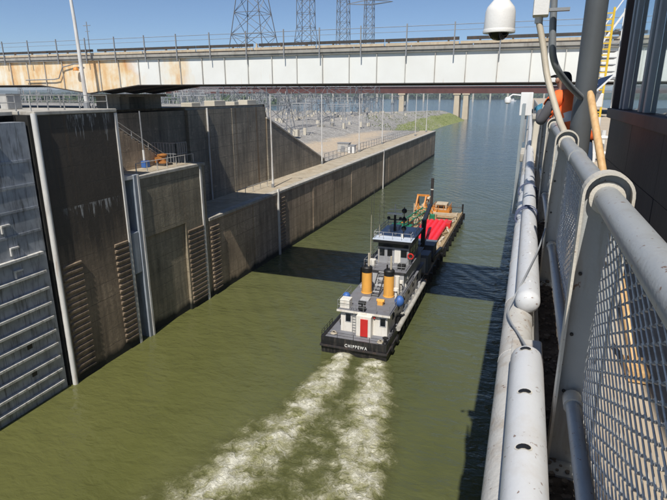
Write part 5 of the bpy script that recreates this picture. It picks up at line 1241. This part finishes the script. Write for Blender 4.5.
def shell(name, test, off, mats, test2=None):
    bm = bmesh.new(); bm.from_mesh(bm_)
    bmesh.ops.delete(bm, geom=[f for f in bm.faces if not test(f.calc_center_median() + Vector((0.66, 0, 0)))], context='FACES')
    best = []; seen = set()
    for f0 in bm.faces:
        if f0 in seen: continue
        st_, isl = [f0], []; seen.add(f0)
        while st_:
            f = st_.pop(); isl.append(f)
            for e in f.edges:
                for g_ in e.link_faces:
                    if g_ not in seen: seen.add(g_); st_.append(g_)
        if len(isl) > len(best): best = isl
    kp = set(best); bmesh.ops.delete(bm, geom=[f for f in bm.faces if f not in kp], context='FACES')
    bmesh.ops.delete(bm, geom=[v for v in bm.verts if not v.link_faces], context='VERTS')
    for v in bm.verts: v.co += v.normal * off
    me = bpy.data.meshes.new(name); bm.to_mesh(me); bm.free(); me.materials.clear()
    for m_ in mats: me.materials.append(M[m_])
    for p in me.polygons: p.material_index = test2(p.center + Vector((0.66, 0, 0))) if test2 else 0; p.use_smooth = True
    o = bpy.data.objects.new(name, me); C.objects.link(o); o.parent = t
    
    if name == 'vest': sm = o.modifiers.new('thick', 'SOLIDIFY'); sm.thickness = 0.012
    return o
def torso(c): return 0.98 < c.z < 1.53 and c.x > 0.28 and abs(c.y) < 0.25 and not (c.x < 0.40 and c.z < 1.36)
def stripe(c):
    u = c.z * 0.85 + (c.x - 0.5) * -0.5
    return 1 if 0.97 < u < 1.03 else 0
shell('vest', torso, 0.022, ['vest', 'silver'], stripe)
shell('cap', lambda c: c.z > 1.685 - 0.3 * max(0, c.x - 0.34) and c.x > 0.15 and abs(c.y) < 0.2, 0.012, ['hair'])
def lp_(name, mb, mat, sm=False):
    o = bpy.data.objects.new(name, mb.mesh(name, M[mat], (0.66, 0, 0), sm)); C.objects.link(o); o.parent = t
lp_('cap_brim', MB().prism([(0.255, -0.075, 1.71), (0.16, -0.055, 1.695), (0.14, -0.01, 1.69), (0.16, 0.035, 1.695), (0.255, 0.055, 1.71)], (0, 0, 0.012)), 'hair')
lp_('nose', MB().ball((0.232, -0.01, 1.65), 0.016, 8), 'skin', True)
lp_('ear', MB().ball((0.345, -0.105, 1.655), 0.024, 8, 1.3), 'skin', True)
lp_('ear', MB().ball((0.345, 0.085, 1.655), 0.024, 8, 1.3), 'skin', True)

# ---------------------------------------------------------------- right wall beyond the handrail
t = thing('lock_wall_ladder', 'pale blue steel ladder standing at the right wall edge', 'ladder', (-0.15, 18, 22.2))
for y in (17.6, 19.2): part('stile', MB().box((-0.22, y, 20.6), (-0.12, y + 0.12, 24.0)), M['mullion'], t)
for i in range(6): part('rung', MB().box((-0.20, 17.72, 20.8 + i * 0.6), (-0.14, 19.2, 20.88 + i * 0.6)), M['mullion'], t)
t = thing('signal_box', 'white signal box on a post above the right wall', 'box', (-0.1, 21, DK))
b0 = PY(527, 100, 21)
part('cabinet', MB().box((b0.x - 0.22, 20.8, 23.55), (b0.x + 0.2, 21.2, 24.36)), M['white'], t, bevel=0.02)
part('post', MB().box((b0.x - 0.05, 20.9, DK - 0.2), (b0.x + 0.05, 21.1, 23.548)), M['galv'], t)
part('arm', MB().tube([(b0.x - 0.2, 21, 24.25), (b0.x - 0.5, 21, 24.28), (b0.x - 0.62, 21, 24.2)], 0.03, 6), M['white'], t, True)
part('lamp', MB().lathe((b0.x - 0.66, 21, 24.08), [(0.08, 0.12), (0.12, 0.05), (0.11, -0.08), (0.04, -0.12)], 10), M['white'], t, True)
t = thing('concrete_pedestal', 'pale concrete pedestal standing on the right wall edge', 'pedestal', (0.3, 13, DK))
p0 = PY(540, 145, 13.5)
part('block', MB().box((p0.x - 0.20, 13.0, DK + 0.003), (p0.x + 0.17, 14.2, 23.75)), M['footing'], t, bevel=0.03)
part('cap', MB().box((p0.x - 0.24, 12.96, 23.753), (p0.x + 0.21, 14.24, 23.84)), M['coping'], t, bevel=0.02)
part('ledge', MB().box((p0.x - 0.42, 12.9, DK + 0.003), (p0.x - 0.205, 14.3, DK + 0.2)), M['coping'], t, bevel=0.02)
railing('guard_railing', 'distant pale railing along the right wall beyond the handrail', 0.30, 15.5, 44, DK, 12, 1.1, 'rail')
# solar panel on a stand
t = thing('solar_panel', 'small tilted solar panel on a white stand beyond the pole', 'solar panel', (1.6, 15.2, DK))
sc_ = PY(598, 84, 15)
mb = MB(); u = Vector((0.36, 0.16, 0.20)); v = Vector((0.14, 0.0, -0.02)) 
cpt = Vector(sc_); a1 = Vector((0.22, 0.35, 0.20)); a2 = Vector((0.16, -0.12, 0.05))
nn_ = a1.cross(a2).normalized()
part('frame', MB().prism([cpt - a1 - a2, cpt + a1 - a2, cpt + a1 + a2, cpt - a1 + a2], nn_ * 0.03), M['white'], t)
o1 = nn_ * 0.033 if nn_.z > 0 else nn_ * -0.004
part('cells', MB().prism([cpt - a1 * .9 - a2 * .85 + o1, cpt + a1 * .9 - a2 * .85 + o1, cpt + a1 * .9 + a2 * .85 + o1, cpt - a1 * .9 + a2 * .85 + o1], Vector((0, 0, 0.004))), M['solar'], t)
part('battery_box', MB().box(cpt + Vector((-0.2, -0.1, -0.55)), cpt + Vector((0.15, 0.25, -0.22))), M['camwhite'], t, bevel=0.02)
part('post', MB().tube([Vector((cpt.x, cpt.y, DK)), cpt], 0.04, 8), M['white'], t, True)
# access stair tower with yellow ladder near the bridge
t = thing('stair_tower', 'white steel stair tower rising beside the road bridge', 'stair', (3.9, 40, DK))
for i in range(10): part('step', MB().box((3.2 + i * 0.16, 39.5, 24.4 + i * 0.42), (4.9 + i * 0.0, 41.0, 24.46 + i * 0.42)), M['galv'], t)
for x in (3.4, 5.2):
    for y in (39.4, 41.1): part('post', MB().bar((x, y, DK), (x, y, 29.6), 0.12), M['white'], t)
part('stringer', MB().bar((3.2, 39.4, 26.2), (5.6, 39.4, 30.2), 0.12).bar((3.2, 39.4, 27.2), (5.6, 39.4, 31.2), 0.07), M['white'], t)
part('landing', MB().box((3.3, 39.3, 25.2), (5.3, 41.2, 25.35)), M['galv'], t)
t = thing('ladder', 'yellow vertical ladder in front of the white stair tower', 'ladder', (3.2, 38, DK))
y_ = 38.0; c1 = PY(605, 50, y_)
for dx in (-0.22, 0.22): part('stile', MB().bar((c1.x + dx, y_, DK), (c1.x + dx, y_, 29.3), 0.12), M['yellow'], t)
for i in range(18): part('rung', MB().bar((c1.x - 0.22, y_, 23.2 + i * 0.34), (c1.x + 0.22, y_, 23.2 + i * 0.34), 0.07), M['yellow'], t)
# clutter of white pipework beyond the pole
t = thing('pipework', 'white pipe manifold on the walkway beyond the pole', 'pipework', (1.5, 14, DK))
for i in range(5): part('pipe', MB().tube([(1.15 + i * 0.17, 13.5 + 0.2 * (i % 2), DK), (1.15 + i * 0.17, 13.5 + 0.2 * (i % 2), 23.5 + 0.15 * (i % 3))], 0.05, 8), M['white'], t, True)
for zz in (23.0, 23.35): part('pipe', MB().tube([(0.95, 13.5, zz), (2.2, 13.5, zz)], 0.045, 8), M['white'], t, True)
# far vessels
for i, (px, py, lab) in enumerate(((513, 101, 'white boat far away on the river'), (473, 98.5, 'pale boat by the far shore left of the white boat'))):
    b = PZ(px, py, 0); sc = 1.0 if i == 0 else 1.5
    o = thing('far_boat', lab, 'boat', b)
    part('hull', MB().prism([b + Vector(q) * sc for q in ((-9, 0, -0.5), (9, 0, -0.5), (12, 0, 2), (-10, 0, 2))], (0, 8, 0)), M['white'], o)
    part('cabin', MB().box(b + Vector((-7, 1, 2.01)) * sc, b + Vector((4, 7, 6)) * sc), M['white'], o)
    part('upper_cabin', MB().box(b + Vector((-3, 2, 6.01)) * sc, b + Vector((2, 6, 9)) * sc), M['boat_grey'], o)

# ---------------------------------------------------------------- river haze
m = bpy.data.materials.new('thin_river_haze'); m.use_nodes = True; nt_ = m.node_tree
for n_ in list(nt_.nodes):
    if n_.type == 'BSDF_PRINCIPLED': nt_.nodes.remove(n_)
pv = nt_.nodes.new('ShaderNodeVolumePrincipled'); pv.inputs['Color'].default_value = (0.82, 0.89, 1.0, 1); pv.inputs['Density'].default_value = 0.00013; pv.inputs['Anisotropy'].default_value = 0.2
nt_.links.new(pv.outputs[0], nt_.nodes['Material Output'].inputs['Volume'])
single('haze', MB().box((-9200, -400, -7.2), (9200, 14200, 125)), m, 'thin pale haze over the river', 'haze', kind='stuff')
